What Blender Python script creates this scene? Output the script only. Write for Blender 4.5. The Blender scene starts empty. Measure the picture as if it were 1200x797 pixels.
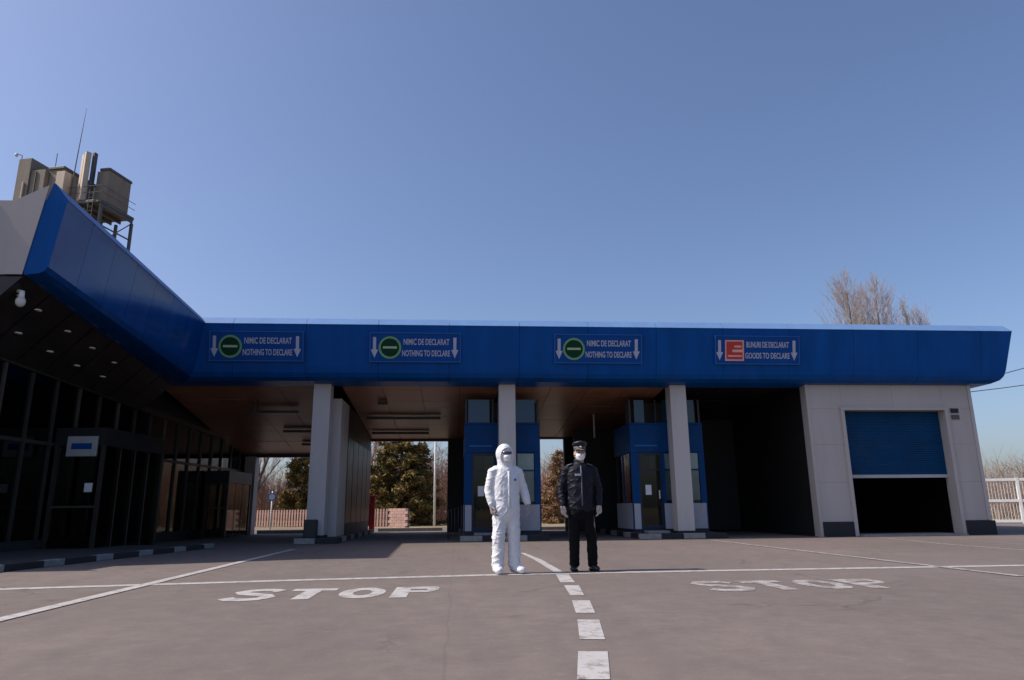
import bpy, bmesh, math, random
from mathutils import Vector, Matrix, noise
random.seed(7)
scene = bpy.context.scene
C = scene.collection

# ------------------------------------------------------------------ camera
CAM_H = 0.86
RX = Vector((0.9969992727926424, -0.076798535983613, -0.0097177632053766))
UP = Vector((-0.008697951469705863, -0.235877265685819, 0.9717439277776898))
FW = Vector((0.07692071041775884, 0.9687434647022685, 0.2358374522960084))
cd = bpy.data.cameras.new('camera')
cam = bpy.data.objects.new('camera', cd)
C.objects.link(cam)
cd.sensor_width = 36.0
cd.lens = 820.0 / 1200.0 * 36.0
cd.clip_start = 0.05
cd.clip_end = 3000
m = Matrix.Identity(4)
for i in range(3):
    m[i][0] = RX[i]; m[i][1] = UP[i]; m[i][2] = -FW[i]
m[0][3], m[1][3], m[2][3] = 0, 0, CAM_H
cam.matrix_world = m
scene.camera = cam

# ------------------------------------------------------------------ sky, sun, exposure
SUN_EL = math.radians(47)
sun_to = Vector((-math.cos(SUN_EL), -0.02, math.sin(SUN_EL))).normalized()     # towards the sun
world = bpy.data.worlds.new('World')
scene.world = world
world.use_nodes = True
wt = world.node_tree
wt.nodes.clear()
sky = wt.nodes.new('ShaderNodeTexSky')
sky.sky_type = 'NISHITA'
sky.sun_disc = False
sky.sun_elevation = SUN_EL
sky.sun_rotation = math.atan2(sun_to.x, sun_to.y)
sky.altitude = 0
sky.air_density = 1.0
sky.dust_density = 2.2
sky.ozone_density = 4.5
bg = wt.nodes.new('ShaderNodeBackground')
bg.inputs['Strength'].default_value = 0.146
wo = wt.nodes.new('ShaderNodeOutputWorld')
tint = wt.nodes.new('ShaderNodeMix'); tint.data_type = 'RGBA'; tint.blend_type = 'MULTIPLY'
tint.inputs[0].default_value = 1.0; tint.inputs[7].default_value = (1.04, 0.985, 1.03, 1)     # camera white balance
wt.links.new(sky.outputs[0], tint.inputs[6]); wt.links.new(tint.outputs[2], bg.inputs[0])
wt.links.new(bg.outputs[0], wo.inputs[0])
sl = bpy.data.lights.new('sun', 'SUN')
sl.energy = 5.0
sl.angle = math.radians(0.5)
sl.color = (1.0, 0.93, 0.84)
sun = bpy.data.objects.new('sun', sl)
C.objects.link(sun)
sun.rotation_euler = (-sun_to).to_track_quat('-Z', 'Y').to_euler()
sun.location = (-20, 10, 30)
vs = scene.view_settings
vs.view_transform = 'Standard'
vs.look = 'None'
vs.exposure = 0.0
vs.gamma = 1.0
vs.use_curve_mapping = False

# ------------------------------------------------------------------ materials
M = {}
def nodes(name):
    mt = bpy.data.materials.new(name)
    mt.use_nodes = True
    nt = mt.node_tree
    b = nt.nodes['Principled BSDF']
    return mt, nt, b
def N(nt, t, **kw):
    n = nt.nodes.new(t)
    for k, v in kw.items():
        if k in n.inputs.keys(): n.inputs[k].default_value = v
        else: setattr(n, k, v)
    return n
def ramp(nt, src, p0, p1, c0=(0, 0, 0, 1), c1=(1, 1, 1, 1)):
    r = nt.nodes.new('ShaderNodeValToRGB')
    r.color_ramp.elements[0].position = p0; r.color_ramp.elements[0].color = c0
    r.color_ramp.elements[1].position = p1; r.color_ramp.elements[1].color = c1
    nt.links.new(src, r.inputs[0])
    return r.outputs[0]
def mixc(nt, fac, a, b):
    n = nt.nodes.new('ShaderNodeMix'); n.data_type = 'RGBA'
    for s, v in ((0, fac), (6, a), (7, b)):
        if hasattr(v, 'links'): nt.links.new(v, n.inputs[s])
        else: n.inputs[s].default_value = v if not isinstance(v, tuple) or len(v) == 4 else (*v, 1)
    return n.outputs[2]
def mat(name, col, rough=0.6, var=0.12, scale=3.0, bump=0.0, bscale=60.0, metal=0.0, spec=0.5, streak=None, coat=0.0, dirt=0.0):
    """plain painted / cast / woven surface: colour with uneven wear, grain and roughness variation"""
    mt, nt, b = nodes(name)
    tc = N(nt, 'ShaderNodeTexCoord')
    mp = N(nt, 'ShaderNodeMapping')
    nt.links.new(tc.outputs['Object'], mp.inputs[0])
    if streak: mp.inputs['Scale'].default_value = streak
    n1 = N(nt, 'ShaderNodeTexNoise', Scale=scale, Detail=6.0, Roughness=0.6)
    nt.links.new(mp.outputs[0], n1.inputs['Vector'])
    f = ramp(nt, n1.outputs[0], 0.3, 0.7)
    lo = tuple(c * (1 - var) for c in col); hi = tuple(min(1, c * (1 + var)) for c in col)
    c = mixc(nt, f, lo, hi)
    if dirt:
        n3 = N(nt, 'ShaderNodeTexNoise', Scale=scale * 0.45, Detail=9.0, Roughness=0.7)
        nt.links.new(mp.outputs[0], n3.inputs['Vector'])
        f3 = ramp(nt, n3.outputs[0], 0.5, 0.8, (0, 0, 0, 1), (dirt, dirt, dirt, 1))
        c = mixc(nt, f3, c, (0.09, 0.075, 0.06))
    nt.links.new(c, b.inputs['Base Color'])
    mr = N(nt, 'ShaderNodeMapRange')
    mr.inputs['To Min'].default_value = max(0.03, rough - 0.1); mr.inputs['To Max'].default_value = min(1, rough + 0.1)
    nt.links.new(n1.outputs[0], mr.inputs[0]); nt.links.new(mr.outputs[0], b.inputs['Roughness'])
    b.inputs['Metallic'].default_value = metal
    b.inputs['Specular IOR Level'].default_value = spec
    b.inputs['Coat Weight'].default_value = coat
    if bump:
        n2 = N(nt, 'ShaderNodeTexNoise', Scale=bscale, Detail=4.0)
        nt.links.new(tc.outputs['Object'], n2.inputs['Vector'])
        bp = N(nt, 'ShaderNodeBump', Strength=bump, Distance=0.02)
        nt.links.new(n2.outputs[0], bp.inputs['Height']); nt.links.new(bp.outputs[0], b.inputs['Normal'])
    M[name] = mt
    return mt

mat('blue_fascia', (0.0006, 0.070, 0.280), 0.32, 0.16, 1.4, bump=0.05, bscale=0.8, spec=0.10, streak=(1.6, 1.6, 0.16), dirt=0.10)
mat('canopy_blue', (0.0008, 0.050, 0.215), 0.20, 0.14, 1.4, bump=0.06, bscale=0.9, spec=0.6, coat=0.2, streak=(1.6, 1.6, 0.16), dirt=0.08)
mat('trim_blue', (0.15, 0.27, 0.50), 0.35, 0.06, 2.0)
mat('blue_paint', (0.001, 0.050, 0.175), 0.40, 0.16, 2.0, spec=0.12, dirt=0.2)
mat('blue_slat', (0.001, 0.046, 0.130), 0.45, 0.15, 1.5, spec=0.12, dirt=0.15)
mat('cladding', (0.45, 0.41, 0.385), 0.5, 0.05, 1.2, spec=0.4, streak=(1, 1, 0.15), dirt=0.25)
mat('column_grey', (0.50, 0.465, 0.445), 0.5, 0.05, 1.2, spec=0.4, streak=(1, 1, 0.2), dirt=0.25)
mat('end_grey', (0.41, 0.37, 0.35), 0.45, 0.05, 1.0, spec=0.4, streak=(1, 1, 0.2), dirt=0.15)
mat('white_panel', (0.42, 0.42, 0.45), 0.45, 0.05, 2.0, dirt=0.3)
mat('plinth', (0.014, 0.015, 0.018), 0.7, 0.25, 3.0, bump=0.2)
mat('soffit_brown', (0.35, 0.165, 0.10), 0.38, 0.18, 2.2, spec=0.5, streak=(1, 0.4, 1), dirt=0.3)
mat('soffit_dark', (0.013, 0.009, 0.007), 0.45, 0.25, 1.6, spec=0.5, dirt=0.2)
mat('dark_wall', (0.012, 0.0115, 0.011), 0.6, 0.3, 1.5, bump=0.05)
mat('dark_metal', (0.012, 0.0125, 0.014), 0.4, 0.2, 3.0, spec=0.5)
mat('mullion', (0.030, 0.026, 0.021), 0.42, 0.15, 3.0)
mat('mullion_light', (0.065, 0.058, 0.045), 0.42, 0.15, 3.0)
mat('navy_box', (0.010, 0.016, 0.040), 0.5, 0.2, 3.0)
mat('roof_grey', (0.20, 0.20, 0.21), 0.8, 0.2, 1.0, bump=0.1)
mat('kerb_white', (0.24, 0.25, 0.245), 0.75, 0.2, 8.0, bump=0.2, bscale=40, dirt=0.6)
mat('kerb_dark', (0.020, 0.020, 0.024), 0.75, 0.3, 8.0, bump=0.2, bscale=40, dirt=0.3)
mat('kerb_stone', (0.30, 0.285, 0.27), 0.85, 0.2, 8.0, bump=0.3, bscale=40, dirt=0.4)
mat('paving', (0.035, 0.033, 0.032), 0.85, 0.2, 4.0, bump=0.3, bscale=50, dirt=0.5)
mat('concrete', (0.22, 0.19, 0.155), 0.9, 0.22, 0.8, bump=0.4, bscale=5, streak=(1, 1, 0.35), dirt=0.6)
mat('concrete_pale', (0.52, 0.43, 0.34), 0.9, 0.18, 0.8, bump=0.4, bscale=5, streak=(1, 1, 0.35), dirt=0.4)
mat('steel', (0.075, 0.07, 0.07), 0.6, 0.3, 2.0, dirt=0.5)
mat('white_metal', (0.80, 0.80, 0.77), 0.45, 0.08, 4.0, dirt=0.3)
mat('red_paint', (0.42, 0.020, 0.022), 0.45, 0.15, 4.0, dirt=0.2)
mat('brick_pink', (0.46, 0.29, 0.24), 0.9, 0.25, 3.0, bump=0.3, bscale=20)
mat('sign_blue', (0.002, 0.060, 0.260), 0.5, 0.10, 2.0, spec=0.12)
mat('sign_rim', (0.03, 0.14, 0.40), 0.5, 0.06, 2.0, spec=0.15)
mat('sign_white', (0.40, 0.41, 0.52), 0.5, 0.08, 5.0)
mat('sign_green', (0.003, 0.040, 0.022), 0.5, 0.1, 3.0, spec=0.12)
mat('sign_ring', (0.13, 0.33, 0.13), 0.4, 0.1, 3.0)
mat('sign_pale_green', (0.34, 0.47, 0.26), 0.4, 0.1, 3.0)
mat('sign_red', (0.45, 0.030, 0.025), 0.4, 0.1, 3.0)
mat('sign_pink', (0.72, 0.36, 0.32), 0.4, 0.1, 3.0)
mat('pale_grey', (0.36, 0.38, 0.37), 0.6, 0.2, 2.0)  # entrance sign board and the painted reflections in the booth glass
mat('paper', (0.75, 0.76, 0.76), 0.7, 0.05, 6.0)  # notices, and the brighter painted reflections in the upper booth panes
mat('teal_window', (0.004, 0.040, 0.070), 0.12, 0.1, 2.0, spec=0.6)
mat('blue_window', (0.002, 0.045, 0.120), 0.15, 0.1, 2.0, spec=0.6)
mat('bark', (0.13, 0.095, 0.07), 0.9, 0.3, 8.0, bump=0.4, bscale=30)
mat('twig_brown', (0.25, 0.18, 0.145), 0.9, 0.3, 1.0)
mat('twig', (0.33, 0.27, 0.245), 0.9, 0.25, 3.0)
mat('twig_red', (0.34, 0.20, 0.14), 0.9, 0.35, 0.6)
mat('suit_white', (0.66, 0.665, 0.69), 0.62, 0.04, 6.0, bump=0.12, bscale=55)
mat('mask_white', (0.85, 0.87, 0.89), 0.7, 0.03, 8.0)
mat('goggle', (0.05, 0.05, 0.055), 0.15, 0.1, 5.0, spec=0.6)
mat('skin', (0.50, 0.31, 0.23), 0.55, 0.08, 12.0)
mat('glove_pale', (0.42, 0.36, 0.31), 0.6, 0.06, 12.0)
mat('glove_dark', (0.30, 0.255, 0.27), 0.55, 0.1, 12.0)
mat('jacket', (0.0045, 0.005, 0.013), 0.55, 0.3, 9.0, bump=0.12, bscale=90, spec=0.25)
mat('trousers', (0.005, 0.005, 0.006), 0.85, 0.3, 9.0, bump=0.2, bscale=60, spec=0.15)
mat('shoe', (0.008, 0.008, 0.008), 0.3, 0.1, 9.0)
mat('cap_grey', (0.10, 0.10, 0.115), 0.6, 0.2, 10.0)
mat('cap_dark', (0.012, 0.012, 0.016), 0.5, 0.2, 10.0)
mat('hair', (0.02, 0.015, 0.012), 0.5, 0.2, 30.0)
mat('cable', (0.03, 0.03, 0.03), 0.6, 0.1, 5.0)
mat('lamp_diffuser', (0.62, 0.60, 0.55), 0.4, 0.05, 5.0)

def leaf_mat(name, c0, c1, scale):
    mt, nt, b = nodes(name)
    tc = N(nt, 'ShaderNodeTexCoord')
    n1 = N(nt, 'ShaderNodeTexNoise', Scale=scale, Detail=3.0)
    nt.links.new(tc.outputs['Object'], n1.inputs['Vector'])
    f = ramp(nt, n1.outputs[0], 0.35, 0.65)
    nt.links.new(mixc(nt, f, c0, c1), b.inputs['Base Color'])
    b.inputs['Roughness'].default_value = 0.8
    b.inputs['Specular IOR Level'].default_value = 0.2
    M[name] = mt
leaf_mat('needles', (0.060, 0.058, 0.020), (0.260, 0.175, 0.055), 1.3)
leaf_mat('dry_leaves', (0.16, 0.085, 0.04), (0.30, 0.19, 0.10), 1.5)
leaf_mat('dry_grass', (0.20, 0.155, 0.09), (0.30, 0.24, 0.15), 0.6)

def glass(name, tint, refl=0.9, rough=0.03):
    mt = bpy.data.materials.new(name); mt.use_nodes = True
    nt = mt.node_tree; nt.nodes.clear()
    out = N(nt, 'ShaderNodeOutputMaterial')
    tr = N(nt, 'ShaderNodeBsdfTransparent'); tr.inputs[0].default_value = (*tint, 1)
    gl = N(nt, 'ShaderNodeBsdfGlossy'); gl.inputs[0].default_value = (refl, refl, refl, 1); gl.inputs['Roughness'].default_value = rough
    fr = N(nt, 'ShaderNodeFresnel'); fr.inputs['IOR'].default_value = 1.45
    tc = N(nt, 'ShaderNodeTexCoord')
    nz = N(nt, 'ShaderNodeTexNoise', Scale=0.8, Detail=2.0)
    nt.links.new(tc.outputs['Object'], nz.inputs['Vector'])
    bp = N(nt, 'ShaderNodeBump', Strength=0.02, Distance=0.1)
    nt.links.new(nz.outputs[0], bp.inputs['Height']); nt.links.new(bp.outputs[0], gl.inputs['Normal'])
    mx = N(nt, 'ShaderNodeMixShader')
    nt.links.new(fr.outputs[0], mx.inputs[0]); nt.links.new(tr.outputs[0], mx.inputs[1]); nt.links.new(gl.outputs[0], mx.inputs[2])
    nt.links.new(mx.outputs[0], out.inputs[0])
    M[name] = mt
glass('glass_dark', (0.42, 0.46, 0.43))
glass('glass_booth', (0.80, 0.86, 0.86))
mat('dark_green', (0.008, 0.016, 0.012), 0.4, 0.2, 2.0, spec=0.25)

def asphalt():
    mt, nt, b = nodes('asphalt')
    tc = N(nt, 'ShaderNodeTexCoord')
    co = tc.outputs['Object']
    def nz(s, d=6.0, r=0.6, vec=co):
        n = N(nt, 'ShaderNodeTexNoise', Scale=s, Detail=d, Roughness=r)
        nt.links.new(vec, n.inputs['Vector']); return n.outputs[0]
    big = ramp(nt, nz(0.22, 5.0, 0.55), 0.3, 0.7)
    c = mixc(nt, big, (0.1256, 0.1004, 0.0899), (0.1878, 0.1483, 0.1310))
    mp = N(nt, 'ShaderNodeMapping'); mp.inputs['Scale'].default_value = (0.9, 0.12, 1); nt.links.new(co, mp.inputs[0])
    c = mixc(nt, ramp(nt, nz(1.0, 4.0, 0.5, mp.outputs[0]), 0.48, 0.72, (0, 0, 0, 1), (0.6, 0.6, 0.6, 1)), c, (0.1215, 0.0936, 0.0837))
    c = mixc(nt, ramp(nt, nz(1.7, 8.0, 0.7), 0.50, 0.72, (0, 0, 0, 1), (0.6, 0.6, 0.6, 1)), c, (0.1125, 0.0873, 0.0774))
    grain = nz(75.0, 4.0, 0.75)
    c = mixc(nt, ramp(nt, grain, 0.3, 0.75, (0, 0, 0, 1), (0.5, 0.5, 0.5, 1)), c, (0.2295, 0.1908, 0.1683))
    c = mixc(nt, ramp(nt, nz(48.0, 2.0, 0.6), 0.60, 0.72, (0, 0, 0, 1), (0.45, 0.45, 0.45, 1)), c, (0.0765, 0.0612, 0.0558))
    # paving-machine joints along the lanes and a warmer relaid patch
    sx = N(nt, 'ShaderNodeSeparateXYZ'); nt.links.new(co, sx.inputs[0])
    wob = N(nt, 'ShaderNodeMath', operation='MULTIPLY_ADD'); nt.links.new(nz(0.8, 4.0), wob.inputs[0]); wob.inputs[1].default_value = 0.12; nt.links.new(sx.outputs[0], wob.inputs[2])
    pp = N(nt, 'ShaderNodeMath', operation='PINGPONG'); nt.links.new(wob.outputs[0], pp.inputs[0]); pp.inputs[1].default_value = 1.75
    c = mixc(nt, ramp(nt, pp.outputs[0], 0.0, 0.014, (0.26, 0.26, 0.26, 1), (0, 0, 0, 1)), c, (0.06, 0.05, 0.046))
    c = mixc(nt, ramp(nt, nz(0.13, 2.0, 0.4), 0.55, 0.62, (0, 0, 0, 1), (0.35, 0.35, 0.35, 1)), c, (0.20, 0.145, 0.13))
    c = mixc(nt, ramp(nt, nz(3.5, 7.0, 0.75), 0.40, 0.66, (0, 0, 0, 1), (0.5, 0.5, 0.5, 1)), c, (0.105, 0.088, 0.082))
    c = mixc(nt, ramp(nt, nz(6.0, 7.0, 0.8), 0.55, 0.75, (0, 0, 0, 1), (0.5, 0.5, 0.5, 1)), c, (0.25, 0.21, 0.195))
    # cracks: edges of distorted cells, only in some places
    dn = N(nt, 'ShaderNodeTexNoise', Scale=1.6, Detail=5.0, Roughness=0.7); nt.links.new(co, dn.inputs['Vector'])
    vm = N(nt, 'ShaderNodeVectorMath', operation='MULTIPLY_ADD'); vm.inputs[1].default_value = (0.7, 0.7, 0); nt.links.new(dn.outputs['Color'], vm.inputs[0]); nt.links.new(co, vm.inputs[2])
    vo = N(nt, 'ShaderNodeTexVoronoi', feature='DISTANCE_TO_EDGE', Scale=0.42); nt.links.new(vm.outputs[0], vo.inputs['Vector'])
    crack = ramp(nt, vo.outputs['Distance'], 0.0, 0.009, (1, 1, 1, 1), (0, 0, 0, 1))
    msk = ramp(nt, nz(0.35, 3.0, 0.5), 0.52, 0.60)
    mm = N(nt, 'ShaderNodeMath', operation='MULTIPLY'); nt.links.new(crack, mm.inputs[0]); nt.links.new(msk, mm.inputs[1])
    m2 = N(nt, 'ShaderNodeMath', operation='MULTIPLY'); nt.links.new(mm.outputs[0], m2.inputs[0]); m2.inputs[1].default_value = 0.5
    c = mixc(nt, m2.outputs[0], c, (0.0450, 0.0369, 0.0333))
    # oil drips
    vo2 = N(nt, 'ShaderNodeTexVoronoi', Scale=0.9); nt.links.new(vm.outputs[0], vo2.inputs['Vector'])
    c = mixc(nt, ramp(nt, vo2.outputs['Distance'], 0.03, 0.12, (0.4, 0.4, 0.4, 1), (0, 0, 0, 1)), c, (0.0630, 0.0504, 0.0450))
    nt.links.new(c, b.inputs['Base Color'])
    b.inputs['Roughness'].default_value = 0.88
    b.inputs['Specular IOR Level'].default_value = 0.3
    bp = N(nt, 'ShaderNodeBump', Strength=0.35, Distance=0.008)
    nt.links.new(grain, bp.inputs['Height'])
    bp2 = N(nt, 'ShaderNodeBump', Strength=0.25, Distance=0.25)
    nt.links.new(nz(0.5, 3.0), bp2.inputs['Height']); nt.links.new(bp2.outputs[0], bp.inputs['Normal'])
    nt.links.new(bp.outputs[0], b.inputs['Normal'])
    M['asphalt'] = mt
asphalt()
def road_paint(name, wear):
    """white road paint worn through to the asphalt in patches"""
    mt, nt, b = nodes(name)
    tc = N(nt, 'ShaderNodeTexCoord'); co = tc.outputs['Object']
    n1 = N(nt, 'ShaderNodeTexNoise', Scale=6.5, Detail=10.0, Roughness=0.78); nt.links.new(co, n1.inputs['Vector'])
    n2 = N(nt, 'ShaderNodeTexNoise', Scale=90.0, Detail=3.0); nt.links.new(co, n2.inputs['Vector'])
    add = N(nt, 'ShaderNodeMath', operation='MULTIPLY_ADD'); nt.links.new(n2.outputs[0], add.inputs[0]); add.inputs[1].default_value = 0.25; nt.links.new(n1.outputs[0], add.inputs[2])
    f = ramp(nt, add.outputs[0], wear, wear + 0.10)
    c = mixc(nt, f, (0.20, 0.163, 0.145), (0.43, 0.41, 0.395))
    n3 = N(nt, 'ShaderNodeTexNoise', Scale=2.0, Detail=4.0); nt.links.new(co, n3.inputs['Vector'])
    c = mixc(nt, ramp(nt, n3.outputs[0], 0.4, 0.8, (0, 0, 0, 1), (0.4, 0.4, 0.4, 1)), c, (0.35, 0.315, 0.30))
    nt.links.new(c, b.inputs['Base Color'])
    b.inputs['Roughness'].default_value = 0.75
    bp = N(nt, 'ShaderNodeBump', Strength=0.3, Distance=0.006); nt.links.new(n2.outputs[0], bp.inputs['Height']); nt.links.new(bp.outputs[0], b.inputs['Normal'])
    M[name] = mt
road_paint('paint_fresh', 0.52)
road_paint('paint_worn', 0.60)

# ------------------------------------------------------------------ mesh helpers
class MB:
    def __init__(s): s.v = []; s.f = []
    def add(s, vs_, fs):
        o = len(s.v); s.v += [tuple(p) for p in vs_]; s.f += [tuple(i + o for i in f) for f in fs]; return s
    def box(s, x0, x1, y0, y1, z0, z1):
        return s.add([(x0,y0,z0),(x1,y0,z0),(x1,y1,z0),(x0,y1,z0),(x0,y0,z1),(x1,y0,z1),(x1,y1,z1),(x0,y1,z1)],
                     [(0,3,2,1),(4,5,6,7),(0,1,5,4),(1,2,6,5),(2,3,7,6),(3,0,4,7)])
    def loft(s, secs, caps=True):
        n = len(secs[0]); vs_ = [p for sc in secs for p in sc]; fs = []
        for k in range(len(secs) - 1):
            for i in range(n):
                j = (i + 1) % n
                fs.append((k*n+i, k*n+j, (k+1)*n+j, (k+1)*n+i))
        if caps: fs += [tuple(range(n))[::-1], tuple((len(secs)-1)*n + i for i in range(n))]
        return s.add(vs_, fs)
    def prism(s, poly, axis, a, b):
        """polygon of 2-D points pushed along an axis from a to b"""
        def P(p, t): return (t, p[0], p[1]) if axis == 'x' else ((p[0], t, p[1]) if axis == 'y' else (p[0], p[1], t))
        return s.loft([[P(p, a) for p in poly], [P(p, b) for p in poly]])
    def tube(s, pts, rad, n=6, caps=True):
        pts = [Vector(p) for p in pts]
        if not isinstance(rad, (list, tuple)): rad = [rad] * len(pts)
        secs = []; ref = None
        for i, p in enumerate(pts):
            d = (pts[min(i+1, len(pts)-1)] - pts[max(i-1, 0)]).normalized()
            if ref is None: ref = Vector((1,0,0)) if abs(d.x) < 0.8 else Vector((0,1,0))
            a = (ref - d * ref.dot(d)).normalized(); b = d.cross(a); ref = a
            r = rad[i]
            ra, rb = r if isinstance(r, (list, tuple)) else (r, r)
            secs.append([p + a * ra * math.cos(2*math.pi*k/n) + b * rb * math.sin(2*math.pi*k/n) for k in range(n)])
        return s.loft(secs, caps)
    def disc(s, c, r, th, n=28, inner=0.0):
        """disc or ring facing -Y"""
        x, y, z = c
        def ring(rr, yy): return [(x + rr*math.cos(2*math.pi*k/n), yy, z + rr*math.sin(2*math.pi*k/n)) for k in range(n)]
        if inner <= 0: return s.loft([ring(r, y - th), ring(r, y)])
        return s.loft([ring(r, y - th), ring(r, y), ring(inner, y), ring(inner, y - th), ring(r, y - th)], False)
    def sphere(s, c, r, nu=12, nv=8):
        rx, ry, rz = r if isinstance(r, (list, tuple)) else (r, r, r)
        secs = []
        for j in range(nv + 1):
            t = -math.pi/2 + math.pi * (j + 0.02) / (nv + 0.04)
            secs.append([(c[0] + rx*math.cos(t)*math.cos(2*math.pi*k/nu), c[1] + ry*math.cos(t)*math.sin(2*math.pi*k/nu), c[2] + rz*math.sin(t)) for k in range(nu)])
        return s.loft(secs)
    def mesh(s, name):
        me = bpy.data.meshes.new(name); me.from_pydata(s.v, [], s.f)
        bm = bmesh.new(); bm.from_mesh(me); bmesh.ops.recalc_face_normals(bm, faces=bm.faces); bm.to_mesh(me); bm.free()
        return me
    def build(s, name, material, parent=None, bevel=0.0, smooth=False):
        me = s.mesh(name); me.materials.append(M[material] if isinstance(material, str) else material)
        o = bpy.data.objects.new(name, me); C.objects.link(o)
        if parent: o.parent = parent
        if bevel:
            md = o.modifiers.new('bevel', 'BEVEL'); md.width = bevel; md.segments = 2; md.limit_method = 'ANGLE'
        if smooth: me.shade_smooth()
        return o
def box(name, b, material, parent=None, bevel=0.0): return MB().box(*b).build(name, material, parent, bevel)
def copy(o, parent=None, loc=None):
    c = o.copy(); C.objects.link(c)
    if parent: c.parent = parent
    if loc is not None: c.location = loc
    return c
def tag(o, label=None, cat=None, group=None, kind=None):
    if label: o['label'] = label
    if cat: o['category'] = cat
    if group: o['group'] = group
    if kind: o['kind'] = kind
    return o
def thing(name, label=None, cat=None, loc=(0, 0, 0), rz=0.0, group=None, kind=None):
    o = bpy.data.objects.new(name, None); C.objects.link(o)
    o.empty_display_size = 0.3
    o.location = loc; o.rotation_euler = (0, 0, rz)
    return tag(o, label, cat, group, kind)
def text_mesh(s, width, height, th=0.006, bold=0.02):
    cu = bpy.data.curves.new('lettering', 'FONT'); cu.body = s; cu.size = 1.0; cu.extrude = 0.01; cu.offset = bold
    cu.resolution_u = 3
    o = bpy.data.objects.new('lettering', cu); C.objects.link(o)
    dg = bpy.context.evaluated_depsgraph_get(); dg.update()
    me = bpy.data.meshes.new_from_object(o.evaluated_get(dg))
    bpy.data.objects.remove(o); bpy.data.curves.remove(cu)
    xs = [v.co.x for v in me.vertices]; ys = [v.co.y for v in me.vertices]
    x0, x1, y0, y1 = min(xs), max(xs), min(ys), max(ys)
    for v in me.vertices:     # stand it up: x right, z up, facing -Y
        x = (v.co.x - x0) / (x1 - x0) * width; z = (v.co.y - y0) / (y1 - y0) * height
        v.co = (x, -th if v.co.z > 0 else 0.0, z)
    return me
def mesh_obj(name, me, material, parent=None, loc=(0, 0, 0)):
    me.materials.clear(); me.materials.append(M[material])
    o = bpy.data.objects.new(name, me); C.objects.link(o); o.location = loc
    if parent: o.parent = parent
    return o

# ------------------------------------------------------------------ ground
def sheet(name, x0, x1, y0, y1, z, material, n=1):
    b = MB()
    for i in range(n):
        for j in range(n):
            xa, xb = x0+(x1-x0)*i/n, x0+(x1-x0)*(i+1)/n; ya, yb = y0+(y1-y0)*j/n, y0+(y1-y0)*(j+1)/n
            b.add([(xa,ya,z),(xb,ya,z),(xb,yb,z),(xa,yb,z)], [(0,1,2,3)])
    o = b.build(name, material); o['kind'] = 'structure'; return o
sheet('ground', -900, 900, -600, 1500, -0.02, 'dry_grass')
sheet('asphalt', -45, 60, -40, 38, 0.0, 'asphalt')

# painted markings, 4 mm above the asphalt
def strip(name, pts, w, material, parent=None, z=0.004, horizontal=False):
    b = MB()
    pts = [Vector((p[0], p[1], z)) for p in pts]
    L = []
    for i, p in enumerate(pts):
        d = (pts[min(i+1, len(pts)-1)] - pts[max(i-1, 0)]).normalized()
        nrm = Vector((-d.y, d.x, 0)) * w / 2
        L.append((p + nrm, p - nrm))
    for i in range(len(L)-1):
        b.add([L[i][0], L[i][1], L[i+1][1], L[i+1][0]], [(0,1,2,3)])
    o = b.build(name, material, parent)
    if not parent: o['kind'] = 'structure'
    return o
strip('stop_line', [(-9.0, 8.75), (-5.4, 9.22), (-2.0, 9.72), (0.8, 10.02), (4.0, 10.06), (8.2, 10.06), (14, 10.1)], 0.21, 'paint_fresh')
strip('lane_line', [(-3.82, 4.0), (-3.82, 9.0), (-3.82, 17.6)], 0.15, 'paint_fresh', z=0.008)
strip('lane_line', [(6.94, 8.55), (6.93, 14.0), (6.93, 19.4)], 0.13, 'paint_worn', z=0.008)
strip('lane_line', [(11.0, 13.0), (11.2, 16.0), (11.8, 19.4)], 0.10, 'paint_worn')
dl = thing('dashed_line', kind='structure')
for q in [[(0.40,2.55),(0.57,2.55),(0.72,3.45),(0.55,3.45)], [(0.63,3.90),(0.80,3.88),(0.94,4.60),(0.76,4.63)], [(0.84,5.04),(1.01,5.01),(1.14,5.87),(0.97,5.90)],
          [(1.02,6.27),(1.18,6.24),(1.29,7.08),(1.12,7.11)], [(1.17,7.52),(1.31,7.50),(1.42,8.46),(1.25,8.49)], [(1.26,8.83),(1.43,8.80),(1.52,9.86),(1.35,9.89)]]:
    MB().add([(x, y, 0.004) for x, y in q], [(0,1,2,3)]).build('dash', 'paint_fresh', dl)
MB().add([(1.38,10.16,.004),(1.51,10.14,.004),(1.50,12.8,.004),(1.39,14.9,.004),(1.30,14.9,.004),(1.37,12.8,.004)], [(0,1,2,5),(5,2,3,4)]).build('solid_dash', 'paint_fresh', dl)

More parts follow.
